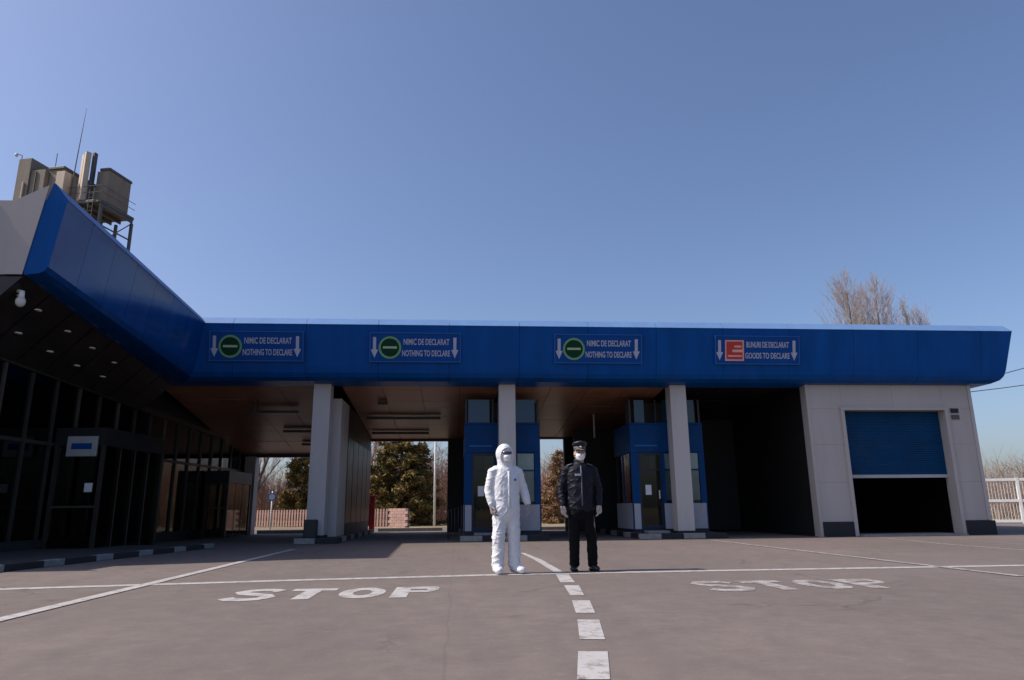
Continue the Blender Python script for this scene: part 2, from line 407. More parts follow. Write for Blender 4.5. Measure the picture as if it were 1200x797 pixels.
def letter_polys(ch):
    """strokes in a 1 x 1 cell"""
    if ch == 'T': return [[(0,.76),(1,.76),(1,1),(0,1)], [(.32,0),(.68,0),(.68,.76),(.32,.76)]]
    if ch == 'P': return [[(0,0),(.36,0),(.36,1),(0,1)], [(.36,.78),(.74,.78),(1,.90),(.9,1),(.36,1)], [(.36,.44),(.74,.44),(.90,.54),(.72,.62),(.36,.62)], [(.72,.62),(.90,.54),(1,.70),(1,.90),(.74,.78)]]
    if ch == 'O':
        out = []
        n = 20
        for k in range(n):
            a, b = 2*math.pi*k/n, 2*math.pi*(k+1)/n
            out.append([(.5+.5*math.cos(a),.5+.5*math.sin(a)),(.5+.5*math.cos(b),.5+.5*math.sin(b)),(.5+.20*math.cos(b),.5+.26*math.sin(b)),(.5+.20*math.cos(a),.5+.26*math.sin(a))])
        return out
    if ch == 'S':
        pts = [(.93,.80),(.75,.93),(.5,.96),(.22,.90),(.10,.76),(.22,.62),(.5,.52),(.78,.42),(.90,.26),(.78,.11),(.5,.05),(.22,.08),(.06,.22)]
        out = []
        for i in range(len(pts)-1):
            a, b = Vector(pts[i]), Vector(pts[i+1]); d = (b-a).normalized()
            def off(p, t): nn = Vector((-t.y*0.17, t.x*0.11)); return (p+nn, p-nn)
            t0 = (Vector(pts[i+1])-Vector(pts[max(i-1,0)])).normalized(); t1 = (Vector(pts[min(i+2,len(pts)-1)])-Vector(pts[i])).normalized()
            p0, p1 = off(a, t0), off(b, t1)
            out.append([p0[0], p0[1], p1[1], p1[0]])
        return out
def stop_word(x0, x1, y0, y1, material, skew=0.0):
    w = thing('stop_lettering', kind='structure')
    cell = (x1 - x0) / 4
    for i, ch in enumerate('STOP'):
        b = MB()
        for poly in letter_polys(ch):
            b.add([(x0 + cell*(i + 0.04 + 0.86*p[0]) + skew*(p[1]), y0 + (y1-y0)*p[1], 0.004) for p in poly], [tuple(range(len(poly)))])
        b.build('letter', material, w)
    return w
stop_word(-2.42, -0.13, 7.62, 8.62, 'paint_fresh')
stop_word(2.72, 5.05, 7.62, 8.62, 'paint_worn')

# ------------------------------------------------------------------ customs hall (the wing with four lanes)
hall = thing('customs_hall', 'long blue-topped customs hall with open vehicle lanes and grey columns', 'building', (0, 20.5, 0))
def hp(o): o.parent = hall; o.matrix_parent_inverse = hall.matrix_basis.inverted(); return o
HI = Matrix.Translation((0, -20.5, 0))
class HB(MB):
    """geometry given in world coordinates, stored relative to the hall's base"""
    def hbuild(s, name, material, parent=None, bevel=0.0):
        s.v = [(x, y - 20.5, z) for x, y, z in s.v]
        return s.build(name, material, parent or hall, bevel)
def hbox(name, b, material, parent=None, bevel=0.0): return HB().box(*b).hbuild(name, material, parent, bevel)
BX = 16.54
PROF = [(-.5,4.50),(.10,4.55),(.28,4.63),(.37,4.75),(.42,4.92),(.64,6.06),(.66,6.12),(.50,6.32),(-.5,6.32)]
BODY = PROF[:6] + [(.652,6.108),(-.5,6.108)]
TRIM = [(-.5,6.114),(.664,6.114),(.50,6.32),(-.5,6.32)]
def fsec(prof, kind, t):
    if kind == 'x': return [(t, 20.5-o, z) for o, z in prof]
    if kind == 'mr': return [(BX+o, 20.5-o, z) for o, z in prof]
    if kind == 'ml': return [(-7.85+o, 20.5-o, z) for o, z in prof]
    if kind == 'y': return [(BX+o, t, z) for o, z in prof]
fascia = hbox('fascia_core', (-7.9, 16.3, 20.75, 20.95, 4.66, 6.05), 'dark_metal')
fascia.name = 'fascia'
g = 0.005
xs = [-6.4 + i*2.05 for i in range(12)]
for prof, nm, mt in ((BODY, 'fascia_panel', 'blue_fascia'), (TRIM, 'fascia_trim', 'trim_blue')):
    HB().loft([fsec(prof, 'ml', 0), fsec(prof, 'x', xs[0]-g)]).hbuild(nm, mt, fascia)
    for i in range(11): HB().loft([fsec(prof, 'x', xs[i]+g), fsec(prof, 'x', xs[i+1]-g)]).hbuild(nm, mt, fascia)
    HB().loft([fsec(prof, 'x', xs[11]+g), fsec(prof, 'mr', 0)]).hbuild(nm, mt, fascia)
    for i in range(4): HB().loft([fsec(prof, 'mr', 0) if i == 0 else fsec(prof, 'y', 20.5+i*2.4+g), fsec(prof, 'y', 20.5+(i+1)*2.4-g)]).hbuild(nm, mt, fascia)
hbox('roof', (-8.3, 16.2, 21.0, 30.0, 5.2, 6.2), 'roof_grey')
# columns
for x0 in (-4.22, 1.23, 6.47):
    col = hbox('column', (x0, x0+0.50, 20.72, 21.22, 0.15, 4.60), 'column_grey', bevel=0.015)
    hbox('base_collar', (x0-0.02, x0+0.52, 20.70, 21.24, 0.15, 0.22), 'plinth', col)
# sloping lane ceilings of separate panels
def soffit(x0, x1, z0, z1, nx, ny, material):
    back = HB().loft([[(x0,20.9,z0+.03),(x1,20.9,z0+.03),(x1,20.9,z0+.10),(x0,20.9,z0+.10)], [(x0,29.5,z1+.03),(x1,29.5,z1+.03),(x1,29.5,z1+.10),(x0,29.5,z1+.10)]]).hbuild('ceiling', 'dark_metal')
    for i in range(nx):
        for j in range(ny):
            xa, xb = x0+(x1-x0)*i/nx+.008, x0+(x1-x0)*(i+1)/nx-.008
            ta, tb = j/ny, (j+1)/ny
            ya, yb = 20.95+8.5*ta+.008, 20.95+8.5*tb-.008
            dz = random.uniform(-.006, .006)
            za, zb = z0+(z1-z0)*ta+dz, z0+(z1-z0)*tb+dz
            HB().loft([[(xa,ya,za),(xb,ya,za),(xb,ya,za+.028),(xa,ya,za+.028)], [(xa,yb,zb),(xb,yb,zb),(xb,yb,zb+.028),(xa,yb,zb+.028)]]).hbuild('ceiling_panel', material, back)
    return back
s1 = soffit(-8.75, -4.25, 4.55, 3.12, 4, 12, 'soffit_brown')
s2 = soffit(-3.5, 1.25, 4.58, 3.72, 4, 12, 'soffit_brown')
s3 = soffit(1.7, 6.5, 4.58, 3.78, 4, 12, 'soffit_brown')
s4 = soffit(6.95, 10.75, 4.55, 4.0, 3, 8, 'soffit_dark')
# lamp trays and ducts under the ceilings
for x0, x1, y, z in ((-6.8,-5.2,23.2,4.02), (-6.2,-4.4,25.6,3.65), (-5.9,-4.4,27.4,3.35), (-3.3,-1.1,27.6,3.80), (-3.2,-0.6,25.0,4.05), (-2.6,-2.3,23.0,4.28)):
    hbox('lamp_tray', (x0, x1, y, y+0.14, z-0.03, z+0.06), 'dark_metal')
hbox('pipe', (-6.35, -6.28, 22.4, 22.47, 3.9, 4.4), 'dark_metal')
hbox('pipe', (4.9, 4.95, 25.0, 25.05, 3.35, 4.25), 'white_panel')
# rear wall with three openings, headers
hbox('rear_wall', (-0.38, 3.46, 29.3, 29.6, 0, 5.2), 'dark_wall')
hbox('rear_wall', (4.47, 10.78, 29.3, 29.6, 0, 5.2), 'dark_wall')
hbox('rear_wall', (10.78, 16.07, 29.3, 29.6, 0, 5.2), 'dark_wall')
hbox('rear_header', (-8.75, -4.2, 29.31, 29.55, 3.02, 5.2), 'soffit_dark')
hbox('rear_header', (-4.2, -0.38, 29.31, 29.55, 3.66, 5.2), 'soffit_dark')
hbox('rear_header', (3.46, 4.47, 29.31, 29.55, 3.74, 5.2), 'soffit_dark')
# partitions
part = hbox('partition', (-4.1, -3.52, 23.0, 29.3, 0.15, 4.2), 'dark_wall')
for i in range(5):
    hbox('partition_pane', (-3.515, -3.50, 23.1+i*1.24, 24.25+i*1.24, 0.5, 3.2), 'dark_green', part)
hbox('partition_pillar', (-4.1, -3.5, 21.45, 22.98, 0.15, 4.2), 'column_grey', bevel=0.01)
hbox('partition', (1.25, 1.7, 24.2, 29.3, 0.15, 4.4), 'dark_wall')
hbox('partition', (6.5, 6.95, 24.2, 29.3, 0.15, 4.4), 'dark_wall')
hbox('lane_shutter', (4.5, 6.5, 27.0, 27.12, 0.1, 3.9), 'dark_wall')
hbox('lane_shutter', (6.95, 10.75, 26.6, 26.72, 0.05, 4.2), 'dark_wall')
# right block: wall panels round the roller door
W0, W1, WY = 10.80, 16.07, 20.62
core = hbox('wall', (10.86, 11.80, 20.80, 20.95, 0.0, 4.55), 'dark_wall')
hbox('wall', (15.15, 16.02, 20.80, 20.95, 0.0, 4.55), 'dark_wall')
hbox('wall', (11.80, 15.15, 20.80, 20.95, 3.80, 4.55), 'dark_wall')
def wpan(x0, x1, z0, z1): hbox('wall_panel', (x0+.0015, x1-.0015, WY, 20.797, z0+.0015, z1-.0015), 'cladding', core, bevel=0.003)
for z0, z1 in ((.42,1.56),(1.56,2.70),(2.70,3.79)):
    wpan(W0, 11.83, z0, z1); wpan(15.12, 15.98, z0, z1)
for x0, x1 in ((W0,11.83),(11.83,13.48),(13.48,15.12),(15.12,15.98)): wpan(x0, x1, 3.79, 4.56)
hbox('corner_post', (10.70, 10.795, 20.60, 20.95, 0.0, 4.56), 'cladding')
hbox('corner_post', (15.985, 16.09, 20.60, 20.95, 0.42, 4.56), 'column_grey')
hbox('side_wall', (16.0, 16.08, 20.96, 29.3, 0.0, 4.56), 'cladding')
hbox('garage_shade_lining', (15.90, 15.985, 21.0, 29.28, 0.0, 4.5), 'dark_wall')  # dark lining added; the shade inside the garage is put into its colour
hbox('garage_shade_lining', (10.81, 10.86, 21.0, 29.28, 0.0, 4.5), 'dark_wall')
hbox('garage_floor', (10.87, 15.89, 21.7, 29.28, 0.0, 0.03), 'plinth')
hbox('side_wall', (10.72, 10.80, 20.96, 29.3, 0.0, 4.56), 'dark_wall')
hbox('plinth', (W0, 11.74, 20.56, 20.79, 0, 0.417), 'plinth', bevel=0.01)
hbox('plinth', (15.22, 16.16, 20.54, 20.96, 0, 0.417), 'plinth', bevel=0.01)
hbox('door_jamb', (11.745, 11.855, 20.56, 20.98, 0, 3.74), 'cladding')
hbox('door_jamb', (15.105, 15.215, 20.56, 20.98, 0, 3.74), 'cladding')
hbox('door_lintel', (11.745, 15.215, 20.56, 20.98, 3.745, 3.83), 'cladding')
rd = hbox('roller_door', (11.86, 15.10, 20.90, 20.93, 1.74, 3.74), 'dark_metal')
ns = 28
sl_me = None
for i in range(ns):
    z0 = 1.80 + i*(3.74-1.80)/ns; h = (3.74-1.80)/ns
    pr_ = [(20.895, z0+.0015), (20.880, z0+.006), (20.874, z0+h*.5), (20.880, z0+h-.006), (20.895, z0+h-.0015)]
    HB().prism(pr_, 'x', 11.862, 15.098).hbuild('slat', 'blue_slat', rd)
hbox('bottom_bar', (11.862, 15.098, 20.85, 20.94, 1.70, 1.795), 'white_panel', rd)
hbox('handle', (12.1, 12.28, 20.84, 20.86, 1.92, 1.96), 'plinth', rd)
hbox('vent_plate', (15.33, 15.58, 20.595, 20.615, 3.66, 3.80), 'plinth')
hbox('vent_plate', (15.33, 15.58, 20.595, 20.615, 3.46, 3.60), 'steel')
hbox('ramp', (11.9, 15.06, 20.3, 21.6, 0.0, 0.045), 'kerb_stone')
hbox('inner_post', (13.35, 13.41, 24.0, 24.06, 0.0, 3.0), 'steel')

# ------------------------------------------------------------------ traffic islands
def island(x0, x1, y0, y1, alt=True):
    t = thing('traffic_island', kind='structure')
    MB().box(x0+.16, x1-.16, y0+.16, y1-.16, 0, .148).build('island_top', 'paving', t)
    k = 0
    n = max(1, round((x1-x0)/0.62))
    for i in range(n):
        a, b = x0+(x1-x0)*i/n, x0+(x1-x0)*(i+1)/n
        box('kerb_block', (a+.004, b-.004, y0, y0+.155, 0, .15), ('kerb_stone' if i % 2 == 0 else 'kerb_dark'), t, 0.012); k += 1
    n = round((y1-y0-.16)/0.9)
    for xx in ((x0, x0+.155), (x1-.155, x1)):
        for i in range(n):
            a, b = y0+.16+(y1-y0-.16)*i/n, y0+.16+(y1-y0-.16)*(i+1)/n
            box('kerb_block', (xx[0], xx[1], a+.004, b-.004, 0, .15), ('kerb_stone' if i % 2 else 'kerb_dark'), t, 0.012)
    return t
island(-4.45, -3.30, 20.35, 29.2)
island(0.10, 2.66, 20.55, 29.2)
island(5.26, 7.86, 20.55, 29.2)

# ------------------------------------------------------------------ inspection booths
def booth(x0, label, tops):
    t = thing('inspection_booth', label, 'booth', (x0, 21.7, 0.15), 0, 'blue inspection booths')
    W, D, Hh = 2.34, 2.3, 4.12
    def b(name, bb, mt, par=None, bev=0.0): return box(name, bb, mt, par or t, bev)
    b('base', (0, W, 0.03, D, 0, .10), 'navy_box')
    b('rear_wall', (0.05, W-.05, D-.06, D, .1, 3.3), 'dark_wall')
    b('roof', (0, W, 0, D, 3.285, 3.34), 'blue_paint')
    b('header', (0, W, 0.0, 0.08, 2.42, 3.28), 'blue_paint', bev=0.008)
    b('side_header', (0, .06, .085, D, 2.42, 3.28), 'blue_paint'); b('side_header', (W-.06, W, .085, D, 2.42, 3.28), 'blue_paint')
    b('ceiling_light', (.6, 1.5, 1.0, 1.2, 2.4, 2.415), 'lamp_diffuser')
    for x, w in ((0, .24), (.96, .10), (1.34, .28), (2.16, .18)):
        b('post', (x, x+w, 0.0, 0.08, .10, 2.415), 'blue_paint')
    for x0_, x1_ in ((.03, .23), (.98, 1.36), (1.56, 2.30)):
        b('lower_panel', (x0_, x1_, -.018, -.002, .10, .86), 'white_panel', bev=0.004)
    b('infill', (1.065, 1.335, .005, .075, .10, .86), 'dark_metal'); b('infill', (1.625, 2.155, .005, .075, .10, .86), 'dark_metal')
    for x0_, x1_ in ((1.065, 1.335), (1.625, 2.155)):
        for z0, z1 in ((.88, 1.86), (1.90, 2.40)):
            w = b('window_pane', (x0_+.01, x1_-.01, .035, .045, z0, z1), 'glass_booth')
        b('window_rail', (x0_, x1_, .01, .07, 1.862, 1.898), 'blue_paint')
        b('painted_reflection', (x0_+.012, x1_-.012, .055, .062, 1.905, 2.395), 'paper'); b('painted_reflection', (x0_+.012, x1_-.012, .055, .062, .95, 1.855), 'pale_grey')  # pale panels painted in for sky and ground reflected in the panes
    d = b('door', (.25, .95, .03, .05, .12, 2.40), 'glass_dark')
    for bb in ((.245, .30, .02, .06, .11, 2.41), (.90, .955, .02, .06, .11, 2.41), (.30, .90, .02, .06, .11, .22), (.30, .90, .02, .06, 2.33, 2.41), (.30, .90, .02, .06, 1.86, 1.90)):
        b('door_frame', bb, 'navy_box', d)
    b('handle', (.83, .86, -.03, .02, 1.0, 1.25), 'white_metal', d)
    b('painted_door_reflection', (.62, .89, .062, .068, 1.92, 2.32), 'pale_grey', d)  # pale panel painted in for the reflection in the door's upper light
    b('notice', (.42, .60, .008, .028, 1.12, 1.42), 'paper', d)
    b('name_bar', (.15, .85, -.02, -.003, 2.60, 2.65), 'sign_rim')
    for sx in (0.0, W-.05):      # glazed sides
        b('side_window', (sx+.02, sx+.03, .30, D-.4, .9, 2.40), 'glass_booth')
        b('side_panel', (sx, sx+.05, .085, D-.07, .10, .88), 'white_panel')
        b('side_post', (sx, sx+.05, 1.1, 1.2, .88, 2.415), 'blue_paint')
    for a, c, mt in tops: b('transom_window', (a, c, .10, .12, 3.36, 4.08), mt)
    b('transom_backing', (.02, W-.02, .5, .54, 3.35, 4.05), 'dark_wall')
    for x in (0.02, .85, 1.5, W-.08): b('transom_mullion', (x, x+.06, .085, .13, 3.345, 4.09), 'dark_metal')
    b('doorstep', (.3, .95, -.55, -.02, -.02, .06), 'kerb_stone')
    return t
booth(0.22, 'blue inspection booth behind the column beside the person in white coveralls', [(.12, .78, 'blue_window'), (1.6, 2.2, 'blue_window')])
booth(5.40, 'blue inspection booth right of the officer, white notice on its door', [(.2, .52, 'teal_window'), (1.1, 1.42, 'teal_window'), (1.85, 2.15, 'teal_window')])

# low railing and small things by the lanes
rl = thing('railing', 'thin low railing at the left side of the nearer booth', 'railing', (-0.25, 21.9, 0.0))
MB().tube([(0,0,0),(0,0,.85),(.4,-.1,1.0),(.4,-.1,.1)], .018).build('handrail', 'steel', rl, smooth=True)
for i in range(1, 4): MB().tube([(i*.1,-i*.025,0.12),(i*.1,-i*.025,.86+i*.035)], .009).build('baluster', 'steel', rl, smooth=True)
bl = thing('guard_block', 'dark navy guard block at the foot of the leftmost column', 'bollard', (-4.02, 20.52, 0.15))
MB().box(-.19, .15, -.14, .14, 0, .50).build('block', 'navy_box', bl, 0.02); MB().box(-.16, .12, -.145, -.139, .05, .45).build('face_plate', 'dark_metal', bl)

# ------------------------------------------------------------------ declaration signs on the fascia
def sign(xc, label, l1, l2, red):
    t = thing('declaration_sign', label, 'sign', (xc, 20.045, 5.05), 0, 'declaration signs on the blue fascia')
    t.rotation_euler = (math.atan2(.22, 1.14), 0, 0)
    W, Hh = 2.62, 0.86
    box('board', (-W/2, W/2, -.05, 0.02, 0, Hh), 'sign_blue', t, 0.006)
    for bb in ((-W/2, W/2, -.062, -.051, Hh-.022, Hh), (-W/2, W/2, -.062, -.051, 0, .022), (-W/2, -W/2+.022, -.062, -.051, .023, Hh-.023), (W/2-.022, W/2, -.062, -.051, .023, Hh-.023)):
        box('rim', bb, 'sign_rim', t)
    for x in (-1.17, 1.14):
        MB().prism([(x-.045,.72),(x+.045,.72),(x+.045,.36),(x+.105,.36),(x,.12),(x-.105,.36),(x-.045,.36)], 'y', -.058, -.051).build('arrow', 'sign_white', t)
    if not red:
        MB().disc((-.73, -.051, .42), .325, .008, 36, .265).build('emblem_ring', 'sign_ring', t)
        MB().disc((-.73, -.051, .42), .26, .006, 36).build('emblem_disc', 'sign_green', t)
        box('emblem_bar', (-.93, -.53, -.064, -.058, .392, .455), 'sign_pale_green', t)
    else:
        box('emblem_square', (-1.0, -.42, -.057, -.051, .10, .72), 'sign_pink', t)
        box('emblem_field', (-.96, -.47, -.064, -.058, .15, .68), 'sign_red', t)
        box('emblem_bar', (-.78, -.46, -.070, -.065, .36, .44), 'sign_pink', t); box('emblem_bar', (-.72, -.50, -.070, -.065, .50, .56), 'sign_pink', t); box('emblem_bar', (-.92, -.50, -.070, -.065, .22, .27), 'sign_pink', t)
    mesh_obj('lettering', text_mesh(l1, 1.32, .18), 'sign_white', t, (-.34, -.051, .50))
    mesh_obj('lettering', text_mesh(l2, 1.38, .18), 'sign_white', t, (-.38, -.051, .17))
    return t
sign(-5.72, 'blue nothing-to-declare sign with green disc, nearest the inner corner of the roof', 'NIMIC DE DECLARAT', 'NOTHING TO DECLARE', False)
sign(-1.23, 'blue nothing-to-declare sign with green disc, second from the left', 'NIMIC DE DECLARAT', 'NOTHING TO DECLARE', False)
sign(4.14, 'blue nothing-to-declare sign with green disc, above the police officer', 'NIMIC DE DECLARAT', 'NOTHING TO DECLARE', False)
sign(8.99, 'blue goods-to-declare sign with a red square, nearest the roller door', 'BUNURI DE DECLARAT', 'GOODS TO DECLARE', True)

# ------------------------------------------------------------------ terminal building on the left with its swept canopy
term = thing('terminal_building', 'dark glass terminal on the left under a swept blue canopy', 'building', (-9.0, 18.0, 0))
class TB(MB):
    def tbuild(s, name, material, parent=None, bevel=0.0, smooth=False):
        s.v = [(x + 9.0, y - 18.0, z) for x, y, z in s.v]
        return s.build(name, material, parent or term, bevel, smooth)
NEAR = [(-8.49,5.43),(-8.22,5.46),(-8.12,5.51),(-8.06,5.60),(-8.05,5.72),(-7.89,6.95),(-7.87,7.02),(-8.17,7.39),(-8.75,7.34)]
def near(idx): return [(NEAR[i][0], 13.72, NEAR[i][1]) for i in idx]
def far(idx): return [(-7.85+PROF[i][0], 20.5-PROF[i][0], PROF[i][1]) for i in idx]
def between(a, b, t): return [tuple(Vector(p).lerp(Vector(q), t)) for p, q in zip(a, b)]
# near section: the body follows the lower seven points, the trim caps it
nb = near(range(6)) + [(-7.872,13.72,7.012),(-8.62,13.72,7.012)]
fb = far(range(6)) + [(-7.85+.652,20.5-.652,6.108),(-8.35,21.0,6.108)]
ntr = [(-8.29,13.72,7.018),(-7.868,13.72,7.018),(-8.17,13.72,7.39),(-8.20,13.72,7.385)]
ftr = [(-8.35,21.0,6.114),(-7.85+.664,20.5-.664,6.114),(-7.35,20.0,6.32),(-8.35,21.0,6.32)]
can = TB().loft([[(-8.9,13.95,5.7),(-8.55,13.95,5.7),(-8.55,13.95,6.9),(-8.9,13.95,6.9)], [(-8.5,20.6,4.9),(-8.1,20.6,4.9),(-8.1,20.6,5.9),(-8.5,20.6,5.9)]]).tbuild('canopy_fascia', 'dark_metal')
npan = 7
for i in range(npan):
    a, b_ = i/npan + (0.0006 if i else 0), (i+1)/npan - (0.0006 if i < npan-1 else 0)
    secs = []
    for k in range(5):
        sec = between(nb, fb, a + (b_-a)*k/4)
        face = [tuple(Vector(sec[4]).lerp(Vector(sec[5]), q/6)) for q in range(1, 6)]
        secs.append(sec[:5] + face + sec[5:])
    fp = TB().loft(secs).tbuild('fascia_panel', 'canopy_blue', can)
    fp.data.shade_smooth(); fp.data.set_sharp_from_angle(angle=math.radians(25))
    TB().loft([between(ntr, ftr, a), between(ntr, ftr, b_)]).tbuild('fascia_trim', 'blue_fascia', can)
TB().loft([[(x, 13.705, z) for x, y, z in nb], [(x, 13.718, z) for x, y, z in nb]]).tbuild('end_cap', 'blue_fascia', can)
# grey end panels facing the yard
TB().prism([(-8.86,5.43),(-8.515,5.43),(-8.26,7.33),(-8.86,6.995)], 'y', 13.685, 13.70).tbuild('end_panel', 'end_grey')
TB().prism([(-11.0,5.43),(-8.864,5.43),(-8.864,6.99),(-11.0,6.96)], 'y', 13.705, 13.78).tbuild('end_panel', 'end_grey')
TB().loft([[(-11.004,13.71,5.43),(-11.004,13.79,5.43),(-11.004,13.79,6.96),(-11.004,13.71,6.96)], [(-15.5,11.30,5.43),(-15.5,11.38,5.43),(-15.5,11.38,6.96),(-15.5,11.30,6.96)]]).tbuild('end_panel', 'end_grey')  # unseen stretch, kinked forward to shape the shadow edge on the yard
# roof slab; its unseen left corner is drawn forward to shape the yard shadow
TB().loft([[(-8.7,13.85,6.85),(-11.0,13.9,6.85),(-15.5,11.5,6.85),(-15.5,11.5,6.9),(-11.0,13.9,6.9),(-8.7,13.85,6.9)], [(-8.45,21.0,5.95),(-11.0,21.0,5.95),(-15.5,21.0,5.95),(-15.5,21.0,6.0),(-11.0,21.0,6.0),(-8.45,21.0,6.0)]]).tbuild('roof', 'roof_grey')
TB().box(-15.5, -8.36, 21.01, 30.5, 5.5, 6.0).tbuild('roof', 'roof_grey')
WALL_A = math.radians(4.5)
u = Vector((math.sin(WALL_A), math.cos(WALL_A), 0)); nn = Vector((u.y, -u.x, 0))
def wp(t, off=0.0, z=0.0): return Vector((-9.6, 16.4, 0)) + u*t + nn*off + Vector((0, 0, z))
def headz(t): return 4.0 - 0.047*t
# canopy soffit: strips from the fascia down to the wall head
SOF = []
for i in range(9):
    t = i/8
    inner = Vector((-8.49,13.72,5.42)).lerp(Vector((-8.35,21.0,4.51)), t)
    tw = -2.62 + (7.3)*t
    wall = wp(tw, 0.1, headz(tw)+.02)
    SOF.append((inner, wall))
def sof_pt(t, s):
    i = min(7, int(t*8)); f = t*8 - i
    a = SOF[i][0].lerp(SOF[i+1][0], f); b = SOF[i][1].lerp(SOF[i+1][1], f)
    return a.lerp(b, s)
for i in range(8):
    for j in range(3):
        def q(tt, ss): return sof_pt(tt, ss)
        e = .003
        A = [q(i/8+e, j/3+.004), q(i/8+e, (j+1)/3-.004), q((i+1)/8-e, (j+1)/3-.004), q((i+1)/8-e, j/3+.004)]
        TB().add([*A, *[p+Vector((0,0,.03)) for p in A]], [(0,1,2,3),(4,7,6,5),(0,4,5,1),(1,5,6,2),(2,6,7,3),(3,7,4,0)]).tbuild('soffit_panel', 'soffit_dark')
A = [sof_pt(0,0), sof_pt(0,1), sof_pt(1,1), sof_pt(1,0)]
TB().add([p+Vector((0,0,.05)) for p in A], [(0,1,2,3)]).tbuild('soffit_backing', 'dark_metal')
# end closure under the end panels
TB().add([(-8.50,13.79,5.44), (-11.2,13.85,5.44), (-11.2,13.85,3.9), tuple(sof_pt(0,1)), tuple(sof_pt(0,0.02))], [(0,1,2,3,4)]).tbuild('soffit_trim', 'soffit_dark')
# recessed lights
for t, s in ((.05,.22), (.14,.25), (.30,.28), (.45,.30), (.60,.32), (.16,.62), (.32,.66), (.47,.68), (.62,.66)):
    p = sof_pt(t, s)
    b = MB()
    n = 14
    b.loft([[(p.x+.085*math.cos(2*math.pi*k/n)+9, p.y+.085*math.sin(2*math.pi*k/n)-18, p.z-.006) for k in range(n)], [(p.x+.085*math.cos(2*math.pi*k/n)+9, p.y+.085*math.sin(2*math.pi*k/n)-18, p.z+.02) for k in range(n)]])
    b.build('downlight', 'lamp_diffuser', term)
# glass wall: plinth, mullions, transom, panes
def wall_box(name, t0, t1, o0, o1, z0, z1, mt, parent=None):
    b = TB()
    P = [wp(t0,o0),wp(t1,o0),wp(t1,o1),wp(t0,o1)]
    zz0 = z0 if isinstance(z0, tuple) else (z0, z0); zz1 = z1 if isinstance(z1, tuple) else (z1, z1)
    ts = (0,1,1,0)
    b.add([(p.x,p.y,zz0[k]) for p, k in zip(P, ts)] + [(p.x,p.y,zz1[k]) for p, k in zip(P, ts)], [(0,3,2,1),(4,5,6,7),(0,1,5,4),(1,2,6,5),(2,3,7,6),(3,0,4,7)])
    return b.tbuild(name, mt, parent)
gw = wall_box('glass_wall', -4.5, 13.4, -.10, .06, 0.0, .30, 'plinth')
nb_ = 20; dt = 17.9/nb_
for i in range(nb_+1):
    t = -4.5 + dt*i
    wall_box('mullion', t-.03, t+.03, -.08, .05, .302, headz(t)-.002, 'mullion_light' if i in (4, 7, 9, 12) else 'mullion', gw)
for i in range(nb_):
    t0, t1 = -4.5+dt*i+.032, -4.5+dt*(i+1)-.032
    wall_box('transom', t0, t1, -.06, .04, 2.42, 2.50, 'mullion', gw)
    wall_box('pane', t0, t1, -.015, -.005, .302, 2.418, 'glass_dark', gw)
    wall_box('pane', t0, t1, -.015, -.005, 2.502, (headz(t0)-.004, headz(t1)-.004), 'glass_dark', gw)
wall_box('head_beam', -4.5, 13.4, -.12, .10, (headz(-4.5), headz(13.4)), (headz(-4.5)+.16, headz(13.4)+.16), 'mullion')
wall_box('upper_wall', 3.9, 13.4, -.11, -.02, (headz(3.9)+.162, headz(13.4)+.162), 5.45, 'dark_wall')
# far end wall and white end pillar
wall_box('end_pillar', 12.95, 13.38, .07, .50, 0.0, 3.05, 'column_grey')
# interior: floor, ceiling, back wall of piers with slit windows between
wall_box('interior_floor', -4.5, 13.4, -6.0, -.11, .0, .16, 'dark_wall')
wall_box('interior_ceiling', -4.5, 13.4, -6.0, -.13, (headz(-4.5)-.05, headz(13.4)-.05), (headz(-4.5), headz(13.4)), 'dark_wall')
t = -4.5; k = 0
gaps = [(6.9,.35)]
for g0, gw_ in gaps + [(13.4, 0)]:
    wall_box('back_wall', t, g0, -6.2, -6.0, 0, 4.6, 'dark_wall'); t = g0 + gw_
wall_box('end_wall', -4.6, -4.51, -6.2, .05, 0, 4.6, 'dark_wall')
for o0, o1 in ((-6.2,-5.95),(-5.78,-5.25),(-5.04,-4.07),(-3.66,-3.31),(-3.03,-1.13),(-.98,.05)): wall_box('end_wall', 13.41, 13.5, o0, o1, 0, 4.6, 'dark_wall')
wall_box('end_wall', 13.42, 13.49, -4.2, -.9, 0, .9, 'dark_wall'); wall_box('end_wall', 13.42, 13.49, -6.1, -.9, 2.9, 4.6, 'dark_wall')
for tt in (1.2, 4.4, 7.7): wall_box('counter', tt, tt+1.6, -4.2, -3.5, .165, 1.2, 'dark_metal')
# entrance porch
def porch(t0, t1, o1, h, doors):
    f = wall_box('entrance_porch', t0, t1, .06, o1, h-.42, h, 'dark_metal')
    for tt in (t0, t1-.08):
        for o in (.08, o1-.08): wall_box('porch_post', tt, tt+.08, o, o+.08, .02, h-.422, 'mullion', f)
    for k in range(doors):
        a = t0+.1+(t1-t0-.2)*k/doors; b = t0+.1+(t1-t0-.2)*(k+1)/doors
        wall_box('porch_door', a+.02, b-.02, o1-.05, o1-.03, .05, h-.43, 'glass_dark', f)
        wall_box('door_stile', a-.01, a+.015, o1-.06, o1-.02, .05, h-.43, 'mullion_light', f)
    wall_box('porch_pane', t0+.03, t0+.05, .18, o1-.1, .05, h-.43, 'glass_dark', f)
    wall_box('porch_rail', t0+.02, t0+.06, .16, o1-.085, 1.0, 1.05, 'mullion_light', f)
    return f
porch(1.0, 3.9, 1.25, 2.85, 4)
porch(9.4, 11.6, .9, 2.3, 3)
es = thing('entrance_sign', 'small pale sign with a dark band over the terminal entrance porch', 'sign', tuple(wp(0.99, .75, 2.18)), -WALL_A)
box('board', (-.36, .34, -.05, -.012, 0, .46), 'pale_grey', es, .005)
